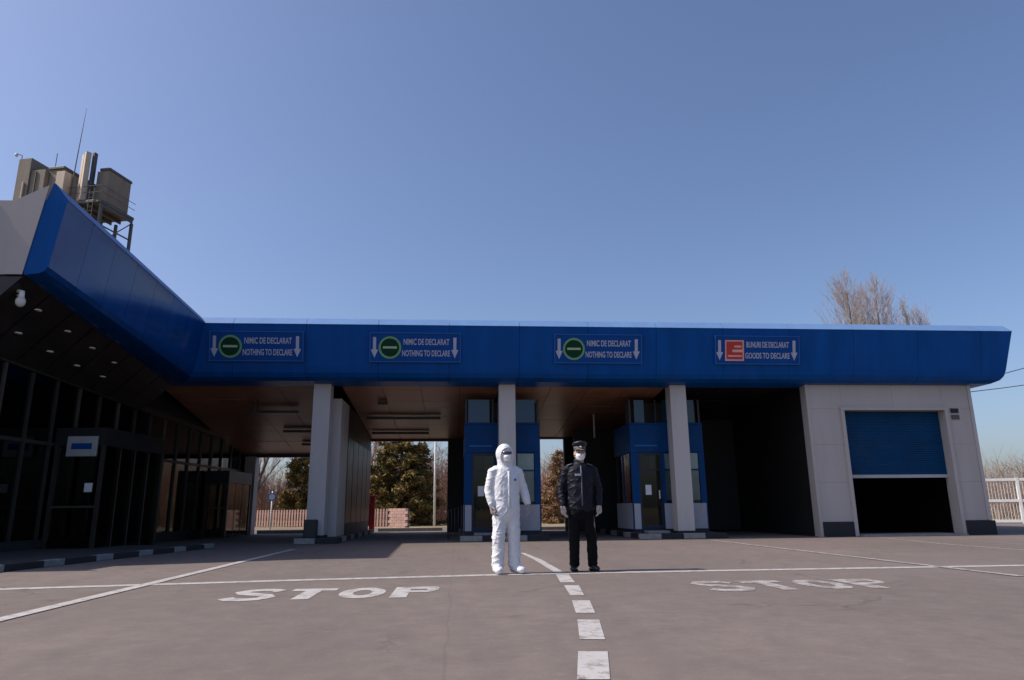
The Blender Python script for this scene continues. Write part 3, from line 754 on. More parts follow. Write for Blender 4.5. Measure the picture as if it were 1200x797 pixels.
box('frame', (-.38, .36, -.012, -.002, -.02, .48), 'mullion_light', es)
box('band', (-.25, .23, -.056, -.051, .16, .30), 'sign_blue', es)
nt_ = thing('door_notice', 'small white notice fixed on the porch glass of the terminal', 'notice', tuple(wp(0.99, .98, 1.36)), -WALL_A)
box('sheet', (-.09, .09, .012, .02, 0, .2), 'paper', nt_)
box('backing', (-.10, .10, .021, .035, -.01, .21), 'mullion_light', nt_)
sc_ = thing('security_camera', 'white dome security camera hanging under the canopy end', 'camera', (-8.62, 13.95, 5.05))
MB().sphere((0,0,-.10), (.09,.09,.11), 16, 10).build('dome', 'lamp_diffuser', sc_, smooth=True)
MB().tube([(0,0,-.04),(0,0,.10),(-.08,0,.12)], [.06,.05,.04], 10).build('bracket', 'white_metal', sc_, smooth=True)

# ------------------------------------------------------------------ pavement and painted kerb by the terminal
pv = thing('pavement', kind='structure')
kd = Vector((.129, .9916, 0))
K0 = Vector((-7.35, 9.2, 0))
def kp(s, off=0.0, z=0.0): q_ = K0 + kd*s + Vector((-kd.y, kd.x, 0))*off; return Vector((q_.x, q_.y, z))
b = MB(); P = [kp(-8,.16), kp(9.6,.16), Vector((-8.3,19.2,0)), wp(13.4,.5), wp(13.4,-6), wp(-12,-6), wp(-12,.2)]
P = [kp(-8,.16), kp(9.6,.16), wp(2.4,.05), wp(-9,.05)]
b.loft([[Vector((p.x,p.y,0)) for p in P], [Vector((p.x,p.y,.10)) for p in P]]).build('pavement_slab', 'paving', pv)
for i in range(-4, 14):
    s0 = (i//2)*1.40 + (.88 if i % 2 else 0); s1 = s0 + (.51 if i % 2 else .87)
    b = MB(); P = [kp(s0,0), kp(s1,0), kp(s1,.155), kp(s0,.155)]
    b.loft([P, [Vector((p.x,p.y,.11)) for p in P]]).build('kerb_block', 'kerb_white' if i % 2 else 'kerb_dark', pv, .012)

# ------------------------------------------------------------------ concrete tower behind the canopy
tw = thing('concrete_tower', 'weathered concrete tower with steel platform and aerials behind the canopy', 'tower', (-26.3, 47.0, 0), math.radians(-14))
def tb(name, bb, mt, par=None): return box(name, bb, mt, par or tw, 0.03)
tb('shaft', (-3.0, 0.2, -1.5, 2.0, 0, 20.5), 'concrete')
tb('concrete_block', (-4.0, -2.75, -2.0, 1.0, 18.5, 24.4), 'concrete')
tb('concrete_block', (-2.745, -1.35, -1.9, 1.0, 18.5, 23.5), 'concrete')
tb('concrete_block', (-1.30, 0.1, -1.6, 1.6, 19.5, 23.55), 'concrete')
tb('parapet', (-1.36, 0.16, -1.7, 1.7, 23.56, 23.75), 'steel')
tb('pale_slab', (0.25, 1.05, -2.3, -1.75, 20.2, 23.0), 'concrete_pale')
ps = tb('pale_slab', (-0.55, 0.55, -.18, .18, 0, 3.5), 'concrete_pale'); ps.location = (2.05, -1.6, 21.0); ps.rotation_euler = (0, 0, math.radians(-28))
tb('slab_edge', (2.58, 2.80, -1.6, -1.3, 21.0, 24.6), 'steel')
tb('concrete_block', (2.85, 4.0, -1.2, .9, 21.1, 23.35), 'concrete')
tb('parapet', (3.1, 4.05, -1.25, .95, 23.36, 23.55), 'steel')
pf = tb('platform', (0.2, 4.3, -1.9, 1.3, 20.75, 20.95), 'steel')
for x in (.3, 1.2, 2.1, 3.0, 4.15): tb('platform_beam', (x, x+.12, -1.85, 1.25, 20.5, 20.74), 'steel', pf)
for x, y in ((4.1,-1.8), (4.1,1.1), (2.6,-1.8), (2.6,1.1)): tb('steel_leg', (x, x+.2, y, y+.2, 0, 20.49), 'steel', pf)
for z in (19.2, 17.9, 16.6, 15.3):
    tb('cross_bar', (2.8, 4.1, -1.75, -1.65, z, z+.1), 'steel', pf); tb('cross_bar', (4.15, 4.25, -1.6, 1.1, z, z+.1), 'steel', pf)
MB().tube([(2.8,-1.7,16.6),(4.1,-1.7,19.2)], .04, 5).build('brace', 'steel', tw)
MB().tube([(4.2,-1.6,17.9),(4.2,1.1,20.4)], .04, 5).build('brace', 'steel', tw)
MB().tube([(1.35,-1.9,21.0),(1.5,-1.9,24.3),(1.7,-1.9,27.8)], [.05,.04,.012], 5).build('aerial', 'steel', tw)
MB().tube([(-1.1,-1.4,23.5),(-1.1,-1.4,24.9)], .03, 5).build('aerial', 'steel', tw)
lm = MB().tube([(-3.9,-1.9,24.4),(-3.9,-1.9,24.7),(-4.35,-1.95,24.85)], .03, 5).build('lamp_bracket', 'steel', tw)
MB().sphere((-4.42,-1.95,24.75), .13, 10, 6).build('lamp_head', 'lamp_diffuser', tw, smooth=True)
for x in (3.3, 3.72): MB().tube([(x,-2.0,16.5),(x,-2.0,21.6)], .025, 5).build('ladder_rail', 'steel', tw)
for k in range(16): MB().tube([(3.3,-2.0,16.7+k*.31),(3.72,-2.0,16.7+k*.31)], .016, 4).build('ladder_rung', 'steel', tw)
for z in (21.5, 21.95): MB().tube([(.25,-1.88,z),(4.28,-1.88,z),(4.28,1.28,z)], .022, 5).build('guard_rail', 'steel', tw)
tb('cable_run', (-2.2, -2.12, -1.98, -1.91, 19, 23.4), 'cable')
tb('pipe', (-3.2, -3.05, -2.12, -2.02, 19, 22.6), 'concrete_pale')

tw.scale = (0.80, 1, 1)
# ------------------------------------------------------------------ white fence right of the hall
fn = thing('steel_fence', 'white tubular steel fence beside the right end of the hall', 'fence', (22.4, 33.6, 0), math.radians(-20))
for i in range(9):
    x = .1 + i*1.45
    box('post', (x, x+.12, 0, .12, 0, 2.12), 'white_metal', fn)
    if i < 8:
        for z in (1.98, 1.00, .06): box('rail', (x+.122, x+1.448, .01, .09, z, z+.12), 'white_metal', fn)
        for k in range(1, 10): box('bar', (x+.12+k*.133, x+.134+k*.133, .036, .050, .18, 1.98), 'white_metal', fn)

# ------------------------------------------------------------------ things beyond the lanes
rp = thing('barrier_post', 'red barrier post beyond the second lane opening', 'post', (-3.62, 31.2, 0))
box('post', (-.09, .13, -.1, .1, 0, 1.45), 'red_paint', rp, .01); box('cabinet', (-.24, -.095, -.12, .12, .25, 1.2), 'red_paint', rp, .01)
box('cap', (-.26, .26, -.13, .13, 1.452, 1.52), 'red_paint', rp, .008)
lp = thing('lamp_post', 'thin pale lamp post in front of the conifer beyond the lanes', 'lamp post', (-1.28, 42.0, 0))
MB().tube([(0,0,0),(0,0,3.5),(0,0,7.5)], [.07,.055,.04], 8).build('pole', 'white_metal', lp, smooth=True)
MB().tube([(0,0,7.5),(.5,-.1,7.7),(.9,-.2,7.7)], .035, 6).build('arm', 'white_metal', lp, smooth=True); box('lamp_head', (.8, 1.3, -.3, -.1, 7.66, 7.76), 'steel', lp)
rs = thing('road_sign', 'small round road sign on a pole beyond the first lane', 'sign', (-9.4, 37.5, 0))
MB().tube([(0,0,0),(0,0,1.9)], .035, 8).build('pole', 'white_metal', rs, smooth=True)
MB().disc((0,-.04,1.62), .21, .02, 24).build('sign_face', 'sign_rim', rs); MB().disc((0,-.062,1.62), .15, .006, 24).build('sign_centre', 'white_panel', rs)
pf_ = thing('picket_fence', 'low pinkish picket fence beyond the first lane opening', 'fence', (-12.0, 41.8, 0), math.radians(-22))
for z in (.30, .75): box('rail', (0, 9.0, .03, .07, z, z+.07), 'brick_pink', pf_)
pk = MB().box(0, .10, 0, .025, .08, .98).build('picket', 'brick_pink', pf_)
for i in range(1, 52): copy(pk, pf_, (i*.175, 0, 0))
lw = thing('low_wall', 'low pinkish brick wall beyond the second lane opening', 'wall', (-3.4, 36.4, 0), math.radians(-38))
for r in range(7):
    for i in range(4):
        o_ = .14 if r % 2 else 0
        box('brick', (i*.29+o_, i*.29+o_+.278, 0, .2, r*.142, r*.142+.132), 'brick_pink', lw)
box('mortar_core', (.02, 1.25, .03, .17, 0, .98), 'concrete', lw)
for i, (x0, x1, y) in enumerate(((-8.2, -4.5, 30.6), (-3.4, -.6, 31.8), (3.4, 5.2, 31.0))):
    kk = thing('rear_kerb', kind='structure')
    n = int((x1-x0)/.7)
    for j in range(n): box('kerb_block', (x0+j*.7, x0+j*.7+.69, y, y+.18, 0, .14), 'kerb_white', kk, .012)

# ------------------------------------------------------------------ trees
def bare_tree(name, label, loc, h, spread, seed, levels=5, mt='twig', trunk_r=.16, up=.55, group=None, start=.25):
    rnd = random.Random(seed)
    t = thing(name, label, 'tree', loc, rnd.uniform(0, 6), group)
    tr, cr = MB(), MB()
    def grow(p, d, L, r, lv):
        n = 3 if lv > 1 else 4
        pts = [p]; dd = d.copy()
        for i in range(n):
            dd = (dd + Vector((rnd.uniform(-1,1), rnd.uniform(-1,1), rnd.uniform(-.4,.8)))*.16).normalized()
            pts.append(pts[-1] + dd*L/n)
        rads = [r*(1-.55*i/n) for i in range(n+1)]
        (tr if lv <= 1 else cr).tube(pts, rads, 7 if lv <= 1 else (4 if lv == 2 else 3), lv <= 1)
        if lv >= levels: return
        nb = {0: 7, 1: 6, 2: 6, 3: 5, 4: 4}[lv]
        for k in range(nb):
            f = start + (1-start)*(k+rnd.random()*.8)/nb if lv == 0 else .2 + .8*(k+rnd.random())/nb
            f = min(f, .99); i = min(n-1, int(f*n))
            q_ = pts[i].lerp(pts[i+1], f*n-i)
            az = rnd.uniform(0, 2*math.pi); tilt = rnd.uniform(.45, .95)*spread
            nd = (dd*math.cos(tilt) + Vector((math.cos(az), math.sin(az), 0))*math.sin(tilt) + Vector((0,0,up*.5))).normalized()
            grow(q_, nd, L*rnd.uniform(.45,.72)*(1.0 if lv else .75), max(.006, r*(1-.5*f)*.5), lv+1)
    grow(Vector((0,0,0)), Vector((0,0,1)), h*.72, trunk_r, 0)
    tr.build('trunk', 'bark', t, smooth=True); cr.build('crown', mt, t)
    return t
def broom_tree(label, loc, top, low, hw, seed, n=150):
    rnd = random.Random(seed)
    t = thing('bare_tree', label, 'tree', loc, 0, 'bare trees above the roof')
    tr, cr = MB(), MB()
    mid = (top+low)/2; hz = (top-low)/2
    lean = Vector((rnd.uniform(-.2,.2), 0, 0))
    ax = lambda z: Vector((lean.x*z/top + .12*math.sin(z*.7+seed), .1*math.cos(z*.6+seed), z))
    tr.tube([ax(top*.9*k/8) for k in range(9)], [.24-.025*k for k in range(9)], 8)
    def twig(p, q_, r, lv):
        d = q_-p; L = d.length
        pts = [p + d*(k/4) + Vector((rnd.gauss(0,1), rnd.gauss(0,1), rnd.gauss(0,.5)))*L*.035*(0 < k < 4) for k in range(5)]
        pts[1].z -= L*.03
        cr.tube(pts, [r, r*.8, r*.62, r*.45, r*.25], 3, False)
        if lv:
            for k in range(9 if lv == 2 else 5):
                f = rnd.uniform(.3, 1); i_ = min(3, int(f*4)); a = pts[i_].lerp(pts[i_+1], f*4-i_)
                nd = (d.normalized() + Vector((rnd.gauss(0,.42), rnd.gauss(0,.42), abs(rnd.gauss(0,.4))))).normalized()
                twig(a, a + nd*L*rnd.uniform(.22,.42), max(.008, r*.5), lv-1)
    for k in range(n):
        az = rnd.uniform(0, 2*math.pi); zz = rnd.uniform(-.9, 1)
        rr = math.sqrt(max(0, 1-zz*zz))*rnd.uniform(.35, .92)**.7
        e = Vector((math.cos(az)*rr*hw, math.sin(az)*rr*hw, mid + zz*hz*.93)) + Vector((lean.x,0,0))
        z0 = max(low*.7, e.z - rnd.uniform(1.6, 4.0)*(.5+.5*rr) - rr*hw*.8)
        twig(ax(min(z0, top*.88)), e, .022, 2)
    tr.build('trunk', 'bark', t, smooth=True); cr.build('crown', 'twig', t)
broom_tree('large bare tree with the tallest crown above the roof on the right', (31.5, 52, 0), 19.7, 11, 2.05, 3, 115)
broom_tree('bare tree merging with the tallest crown on its right side', (34.5, 53, 0), 19.6, 11, 1.9, 8, 100)
broom_tree('small bare treetop just right of the two joined crowns', (37.6, 54, 0), 18.3, 12, .75, 12, 34)
broom_tree('lowest bare treetop at the right, barely above the roof edge', (39.0, 54, 0), 17.3, 12, .65, 14, 26)
bare_tree('bare_tree', 'slanting bare tree seen through the first lane', (-12.2, 44, 0), 8, .8, 3, 4, 'twig', .14)
bare_tree('bare_tree', 'bare shrub tree at the right edge above the white fence', (26.4, 36, 0), 7.5, .75, 17, 4, 'twig_brown', .10)
bare_tree('bare_tree', 'bare tree left of the conifer beyond the second lane', (-6.4, 50, 0), 8, .75, 29, 4, 'twig_red', .14)
bare_tree('bare_tree', 'bare tree right of the conifer beyond the second lane', (0.2, 52, 0), 5.0, .8, 31, 4, 'twig_red', .10)

def conifer(label, loc, h, r, seed, mt='needles', base=.3, n_br=190, leaf=.15):
    rnd = random.Random(seed)
    t = thing('conifer_tree', label, 'tree', loc)
    MB().tube([(0,0,0),(.03,0,h*.5),(0,.02,h)], [.17,.10,.02], 8).build('trunk', 'bark', t, smooth=True)
    b = MB(); lb = MB()
    for i in range(n_br):
        f = (i + rnd.random())/n_br
        z = base + (h-base)*f**1.05
        L = r*(1-f)**.75*rnd.uniform(.65, 1.12) + .12
        az = rnd.uniform(0, 2*math.pi)
        d = Vector((math.cos(az), math.sin(az), rnd.uniform(-.28,.12)))
        p0 = Vector((0,0,z)); p1 = p0 + d*L*.55; p2 = p0 + d*L + Vector((0,0,.12*L))
        lb.tube([p0,p1,p2], [.022,.014,.005], 3, False)
        m_ = int(16 + 70*L)
        for k in range(m_):
            s = .2 + .8*rnd.random()**.8
            c = p0.lerp(p1, s*2) if s < .5 else p1.lerp(p2, s*2-1)
            sd = Vector((rnd.gauss(0,1), rnd.gauss(0,1), rnd.gauss(-.1,.7)))
            c = c + sd*.085*(1+L*.25)
            a = Vector((rnd.uniform(-1,1), rnd.uniform(-1,1), rnd.uniform(-1,.4))).normalized()
            e = a.cross(Vector((rnd.uniform(-1,1), rnd.uniform(-1,1), rnd.uniform(-1,1)))).normalized()
            l = leaf*rnd.uniform(.6,1.4)
            b.add([c-a*l-e*l*.16, c+e*l*.26, c+a*l, c-e*l*.26], [(0,1,2,3)])
    lb.build('limbs', 'bark', t); b.build('crown', mt, t)
    return t
conifer('dark green conifer framed by the second lane opening', (-3.5, 45, 0), 8.8, 2.7, 1, n_br=230)
conifer('olive conifer at the right of the first lane opening', (-9.6, 46, 0), 7.8, 1.5, 2)
conifer('brown-leaved bushy tree seen beside the officer', (6.7, 46, 0), 4.6, 1.8, 4, 'dry_leaves', .2, 90, .12)

# dry undergrowth and far bare woodland: masses nobody could count
def thicket(name, label, x0, x1, y0, y1, h0, h1, n, seed, mt):
    rnd = random.Random(seed); b = MB()
    for i in range(n):
        x, y = rnd.uniform(x0,x1), rnd.uniform(y0,y1)
        h = rnd.uniform(h0,h1)*(.7+.5*noise.noise(Vector((x*.12,y*.1,seed))))
        p = Vector((x,y,-.02)); w = .012*rnd.uniform(.8,1.8)+h*.002
        lean = Vector((rnd.gauss(0,.16),rnd.gauss(0,.16),1)).normalized()
        tip = p + lean*h
        b.tube([p,tip], [w,w*.3], 3, False)
        for k in range(5):
            f = rnd.uniform(.3,.95); q_ = p.lerp(tip,f)
            d = Vector((rnd.gauss(0,.6),rnd.gauss(0,.6),rnd.uniform(.3,1))).normalized()
            b.tube([q_, q_+d*h*rnd.uniform(.15,.4)], [w*.6,w*.25], 3, False)
    o = b.build(name, mt); tag(o, label, 'undergrowth', kind='stuff'); return o
thicket('undergrowth', 'reddish dry undergrowth beyond the lane openings', -24, 14, 48, 64, 3.2, 7.0, 4600, 1, 'twig_red')
thicket('undergrowth', 'bare brown thicket behind the white fence on the right', 18, 60, 40, 60, 2.2, 4.2, 3600, 2, 'twig_brown')
thicket('undergrowth', 'bare brown thicket beyond the terminal on the left', -60, -18, 20, 50, 2.0, 4.5, 2600, 3, 'twig_brown')

# power cables on the right
cb = thing('power_cable', 'two thin black cables running off from the right end of the roof', 'cable', (17.0, 23.0, 4.9))
for (a, b_) in (((-.05,0,-.05),(14,-.2,4.3)), ((-.05,.2,-.25),(14,.1,2.4))):
    a, b_ = Vector(a), Vector(b_)
    MB().tube([a.lerp(b_, k/12) + Vector((0,0,-1.0*4*(k/12)*(1-k/12)*.35)) for k in range(13)], .014, 5).build('cable', 'cable', cb)

# ------------------------------------------------------------------ people
def fuse(b, name, voxel, smooth_it=4):
    me = b.mesh(name + '_raw')
    o = bpy.data.objects.new(name, me); C.objects.link(o)
    r = o.modifiers.new('r', 'REMESH'); r.mode = 'VOXEL'; r.voxel_size = voxel
    s = o.modifiers.new('s', 'SMOOTH'); s.factor = .5; s.iterations = smooth_it
    dg = bpy.context.evaluated_depsgraph_get(); dg.update()
    out = bpy.data.meshes.new_from_object(o.evaluated_get(dg))
    bpy.data.objects.remove(o); bpy.data.meshes.remove(me)
    return out
def folds(me, fn):
    me.update()
    ns_ = [v.normal.copy() for v in me.vertices]
    for v, n in zip(me.vertices, ns_): v.co = v.co + n*fn(v.co)
    me.update()
def limb(b, pts, rad, n=16):
    """closed tube with rounded ends"""
    pts = [Vector(p) for p in pts]
    rr = [r if isinstance(r, tuple) else (r, r) for r in rad]
    d0 = (pts[0]-pts[1]).normalized(); d1 = (pts[-1]-pts[-2]).normalized()
    P = [pts[0]+d0*rr[0][0]*.8, pts[0]+d0*rr[0][0]*.45] + pts + [pts[-1]+d1*rr[-1][0]*.45, pts[-1]+d1*rr[-1][0]*.8]
    Rr = [(rr[0][0]*.3, rr[0][1]*.3), (rr[0][0]*.8, rr[0][1]*.8)] + rr + [(rr[-1][0]*.8, rr[-1][1]*.8), (rr[-1][0]*.3, rr[-1][1]*.3)]
    b.tube(P, Rr, n)
def hand(b, wrist, side, down, fwd):
    """relaxed hand: palm, four curled fingers of unequal length, thumb from the side of the palm"""
    w = Vector(wrist); dn = Vector(down).normalized(); fw = Vector(fwd); fw = (fw - dn*fw.dot(dn)).normalized()
    pn = dn.cross(fw).normalized()      # across the palm thickness
    if pn.x*side > 0: pn = -pn          # curl towards the body
    kn = w + dn*.095
    limb(b, [w - dn*.02, w + dn*.03, kn], [(.030,.022), (.040,.017), (.042,.016)], 12)
    for k, (off, L) in enumerate(((.031,.072), (.011,.082), (-.010,.076), (-.030,.060))):
        p = w + dn*.085 + fw*off
        q1 = p + dn*L*.45 + pn*L*.10; q2 = q1 + dn*L*.32 + pn*L*.22; q3 = q2 + dn*L*.20 + pn*L*.26
        limb(b, [p, q1, q2, q3], [.0105,.0098,.0088,.0075], 8)
    p = w + dn*.025 + fw*.030
    limb(b, [p, p + dn*.035 + fw*.020 + pn*.008, p + dn*.065 + fw*.024 + pn*.020], [.014,.0115,.009], 8)
def head(b, c, face_dx=0.0):
    """skull, jaw, nose, brow, ears and neck; c = centre of the skull"""
    x, y, z = c
    b.sphere((x, y+.012, z+.02), (.076, .094, .105), 20, 14)
    b.sphere((x+face_dx*.3, y-.02, z-.055), (.058, .070, .070), 16, 10)
    b.sphere((x+face_dx*.5, y-.05, z-.098), (.030, .032, .026), 12, 8)
    limb(b, [(x+face_dx*.6, y-.082, z+.012), (x+face_dx, y-.106, z-.026)], [.010, .015], 8)
    b.sphere((x-.034+face_dx*.5, y-.074, z+.026), (.030,.016,.010), 10, 6); b.sphere((x+.034+face_dx*.5, y-.074, z+.026), (.030,.016,.010), 10, 6)
    limb(b, [(x-.022+face_dx*.6, y-.086, z-.062), (x+.022+face_dx*.6, y-.086, z-.062)], [.007,.007], 8)
    for s in (-1, 1): b.sphere((x+s*.078, y+.012, z-.008), (.012,.022,.032), 8, 6)
    limb(b, [(x, y+.02, z-.22), (x, y+.012, z-.05)], [.058,.054], 14)
def mask(b, c):
    """pleated face mask wrapped over nose and chin, with ear loops"""
    x, y, z = c
    rows = [(-.002,.066,.098), (-.022,.070,.114), (-.040,.071,.117), (-.042,.071,.113), (-.062,.069,.113), (-.064,.068,.109), (-.086,.060,.103), (-.104,.050,.088)]
    secs = []
    for k in range(13):
        a = -1.25 + 2.5*k/12
        out = [(x + math.sin(a)*rx, y + .004 - math.cos(a)*ry - .004*max(0, math.cos(a)*3-2), z + dz - .012*(1-math.cos(a))*(1 if dz > -.05 else -1)) for dz, rx, ry in rows]
        inn = [(x + (p[0]-x)*.92, y + (p[1]-y)*.90, p[2]) for p in reversed(out)]
        secs.append(out + inn)
    b.loft(secs)
    for s_ in (-1, 1):
        b.tube([(x+s_*.066, y-.026, z-.018), (x+s_*.080, y+.012, z-.010)], .003, 5); b.tube([(x+s_*.058, y-.024, z-.078), (x+s_*.080, y+.014, z-.030)], .003, 5)
def turn(me, c, ang, zmin):
    """turn the head about the neck"""
    for v in me.vertices:
        f = max(0, min(1, (v.co.z - zmin)/.05))
        if f:
            a = ang*f; dx, dy = v.co.x-c[0], v.co.y-c[1]
            v.co.x = c[0]+dx*math.cos(a)-dy*math.sin(a); v.co.y = c[1]+dx*math.sin(a)+dy*math.cos(a)
def fold_noise(p, a, f):
    """creases: sharp narrow ridges running on the slant, over soft sagging"""
    s = noise.noise(Vector((p.x*f*.7, p.y*f*.7, p.z*f*.7)))
    q1 = Vector(((p.x + .55*p.z)*f*.75 + 3, p.y*f*.75, (p.z - .7*p.x)*f*1.15))
    q2 = Vector(((p.x - .7*p.z)*f*1.3 + 9, p.y*f*1.3, (p.z + .5*p.x)*f*1.7))
    r1 = max(0, 1 - abs(noise.noise(q1))*3.2); r2 = max(0, 1 - abs(noise.noise(q2))*3.2)
    return a*(.6*s + .75*r1*r1 + .45*r2*r2 - .35)

def person_white():
    t = thing('person', 'person in white hooded protective coveralls with dark goggles and mask', 'person', (.70, 10.17, 0.006), math.radians(13))
    ang = math.radians(6)
    # body
    b = MB()
    hc = (-.005, -.01, 1.625)
    head(b, hc)
    limb(b, [(0,.02,1.46),(0,.02,1.38),(0,.01,1.2),(0,.01,1.0),(0,.02,.88)], [(.07,.06),(.165,.095),(.165,.11),(.145,.105),(.16,.11)])
    AR = {-1: [(-.19,.02,1.375),(-.245,.035,1.12),(-.215,-.03,.905)], 1: [(.19,.02,1.375),(.275,.04,1.13),(.315,-.03,.93)]}
    for s in (-1, 1):
        a = AR[s]; limb(b, a, [.055,.043,.030])
        dn = Vector(a[2])-Vector(a[1]); hand(b, Vector(a[2]), s, dn + Vector((-s*.03,-.02,-.1)), (-s*.1,-1,0))
        limb(b, [(s*.095,.02,.90),(s*.105,-.0,.48),(s*.115,.03,.10)], [.085,.058,.042])
        limb(b, [(s*.115,.03,.07),(s*.12,-.08,.055)], [(.036,.036),(.034,.026)])
    me = fuse(b, 'body', .0065, 3); turn(me, hc, ang, 1.52)
    body = mesh_obj('body', me, 'skin', t); me.shade_smooth()
    # coverall with hood
    b = MB()
    limb(b, [(0,.02,1.47),(0,.015,1.41),(0,.01,1.30),(0,.0,1.12),(0,.0,.98),(0,.0,.86),(0,.005,.78)], [(.100,.090),(.185,.115),(.205,.138),(.198,.140),(.195,.142),(.204,.150),(.186,.142)], 20)
    for s in (-1, 1):
        a = AR[s]
        limb(b, [(s*.13,.02,1.40), a[0], Vector(a[0]).lerp(Vector(a[1]),.5), a[1], Vector(a[1]).lerp(Vector(a[2]),.6), Vector(a[2])+Vector((0,0,.012))], [.074,.080,.072,.068,.062,.048])
        fx = -.125 if s < 0 else .115
        limb(b, [(s*.09,.005,.80),(s*.10,-.0,.62),(fx*.95,-.005,.42),(fx,.0,.22),(fx,.0,.10)], [(.108,.120),(.098,.108),(.088,.097),(.088,.096),(.086,.095)])
        dxf = -.03 if s < 0 else .06
        limb(b, [(fx,.02,.075),(fx+dxf*.6,-.08,.062),(fx+dxf,-.17,.05)], [(.075,.070),(.066,.058),(.058,.044)])
    limb(b, [(0,.03,1.44),(-.002,.03,1.55)], [(.11,.11),(.115,.115)])
    b.sphere((hc[0], hc[1]+.040, hc[2]+.012), (.128,.125,.150), 22, 14)
    me = fuse(b, 'coverall', .0085, 5)
    def fn(p):
        if p.z > 1.5: return fold_noise(p, .004, 14)
        if p.z < .10: return fold_noise(p, .005, 14)
        k = .009 if p.z > .85 else .013
        return fold_noise(p, k, 7.0)
    folds(me, fn); turn(me, hc, ang, 1.50)
    for v in me.vertices: v.co.z = max(v.co.z, 0.0)
    mesh_obj('coverall', me, 'suit_white', t); me.shade_smooth()
    # face pieces follow the head
    fg = Matrix.Translation((hc[0], hc[1], 0)) @ Matrix.Rotation(ang, 4, 'Z') @ Matrix.Translation((0, 0, 0))
    def fpart(b_, name, mt):
        b_.v = [tuple(fg @ Vector(p)) for p in b_.v]
        return b_.build(name, mt, t, smooth=True)
    b = MB(); n = 24       # elastic hood edge round the face
    ring = [(.094*math.cos(2*math.pi*k/n), -.070-.012*math.sin(2*math.pi*k/n)+.03*abs(math.cos(2*math.pi*k/n)), 1.605+.118*math.sin(2*math.pi*k/n)) for k in range(n+1)]
    b.tube(ring, .014, 8, False); fpart(b, 'hood_edge', 'suit_white')
    b = MB()
    sec = []
    for k in range(11):
        a = -1.15 + 2.3*k/10
        cx, cy = math.sin(a)*.082, -math.cos(a)*.112 + .004
        sec.append([(cx*.93, cy*.90, 1.630), (cx*1.02, cy*1.02-.006, 1.633), (cx*1.02, cy*1.02-.006, 1.664), (cx*.93, cy*.90, 1.668)])
    b.loft(sec); fpart(b, 'goggles', 'goggle')
    b = MB(); mask(b, (0, -.004, 1.627)); fpart(b, 'face_mask', 'mask_white')
    b = MB(); b.tube([(.005,-.122,1.39),(.008,-.140,1.25),(.006,-.143,1.05),(.004,-.150,.88)], [(.015,.008)]*4, 6); b.build('zip_flap', 'suit_white', t, smooth=True)
    b = MB(); b.sphere((.10,-.126,1.27), (.020,.008,.018), 8, 6); b.build('chest_emblem', 'sign_rim', t, smooth=True)
    # gloves
    for s in (-1, 1):
        b = MB(); a = AR[s]; dn = Vector(a[2])-Vector(a[1]); dn = dn + Vector((-s*.03,-.02,-.1))
        hand(b, Vector(a[2]) , s, dn, (-s*.1,-1,0)); limb(b, [Vector(a[2])-dn.normalized()*.04, Vector(a[2])+dn.normalized()*.02], [.038,.034], 12)
        me = fuse(b, 'glove', .0050, 1); folds(me, lambda p: .0022)
        mesh_obj('glove', me, 'glove_dark', t); me.shade_smooth()
    return t
person_white()

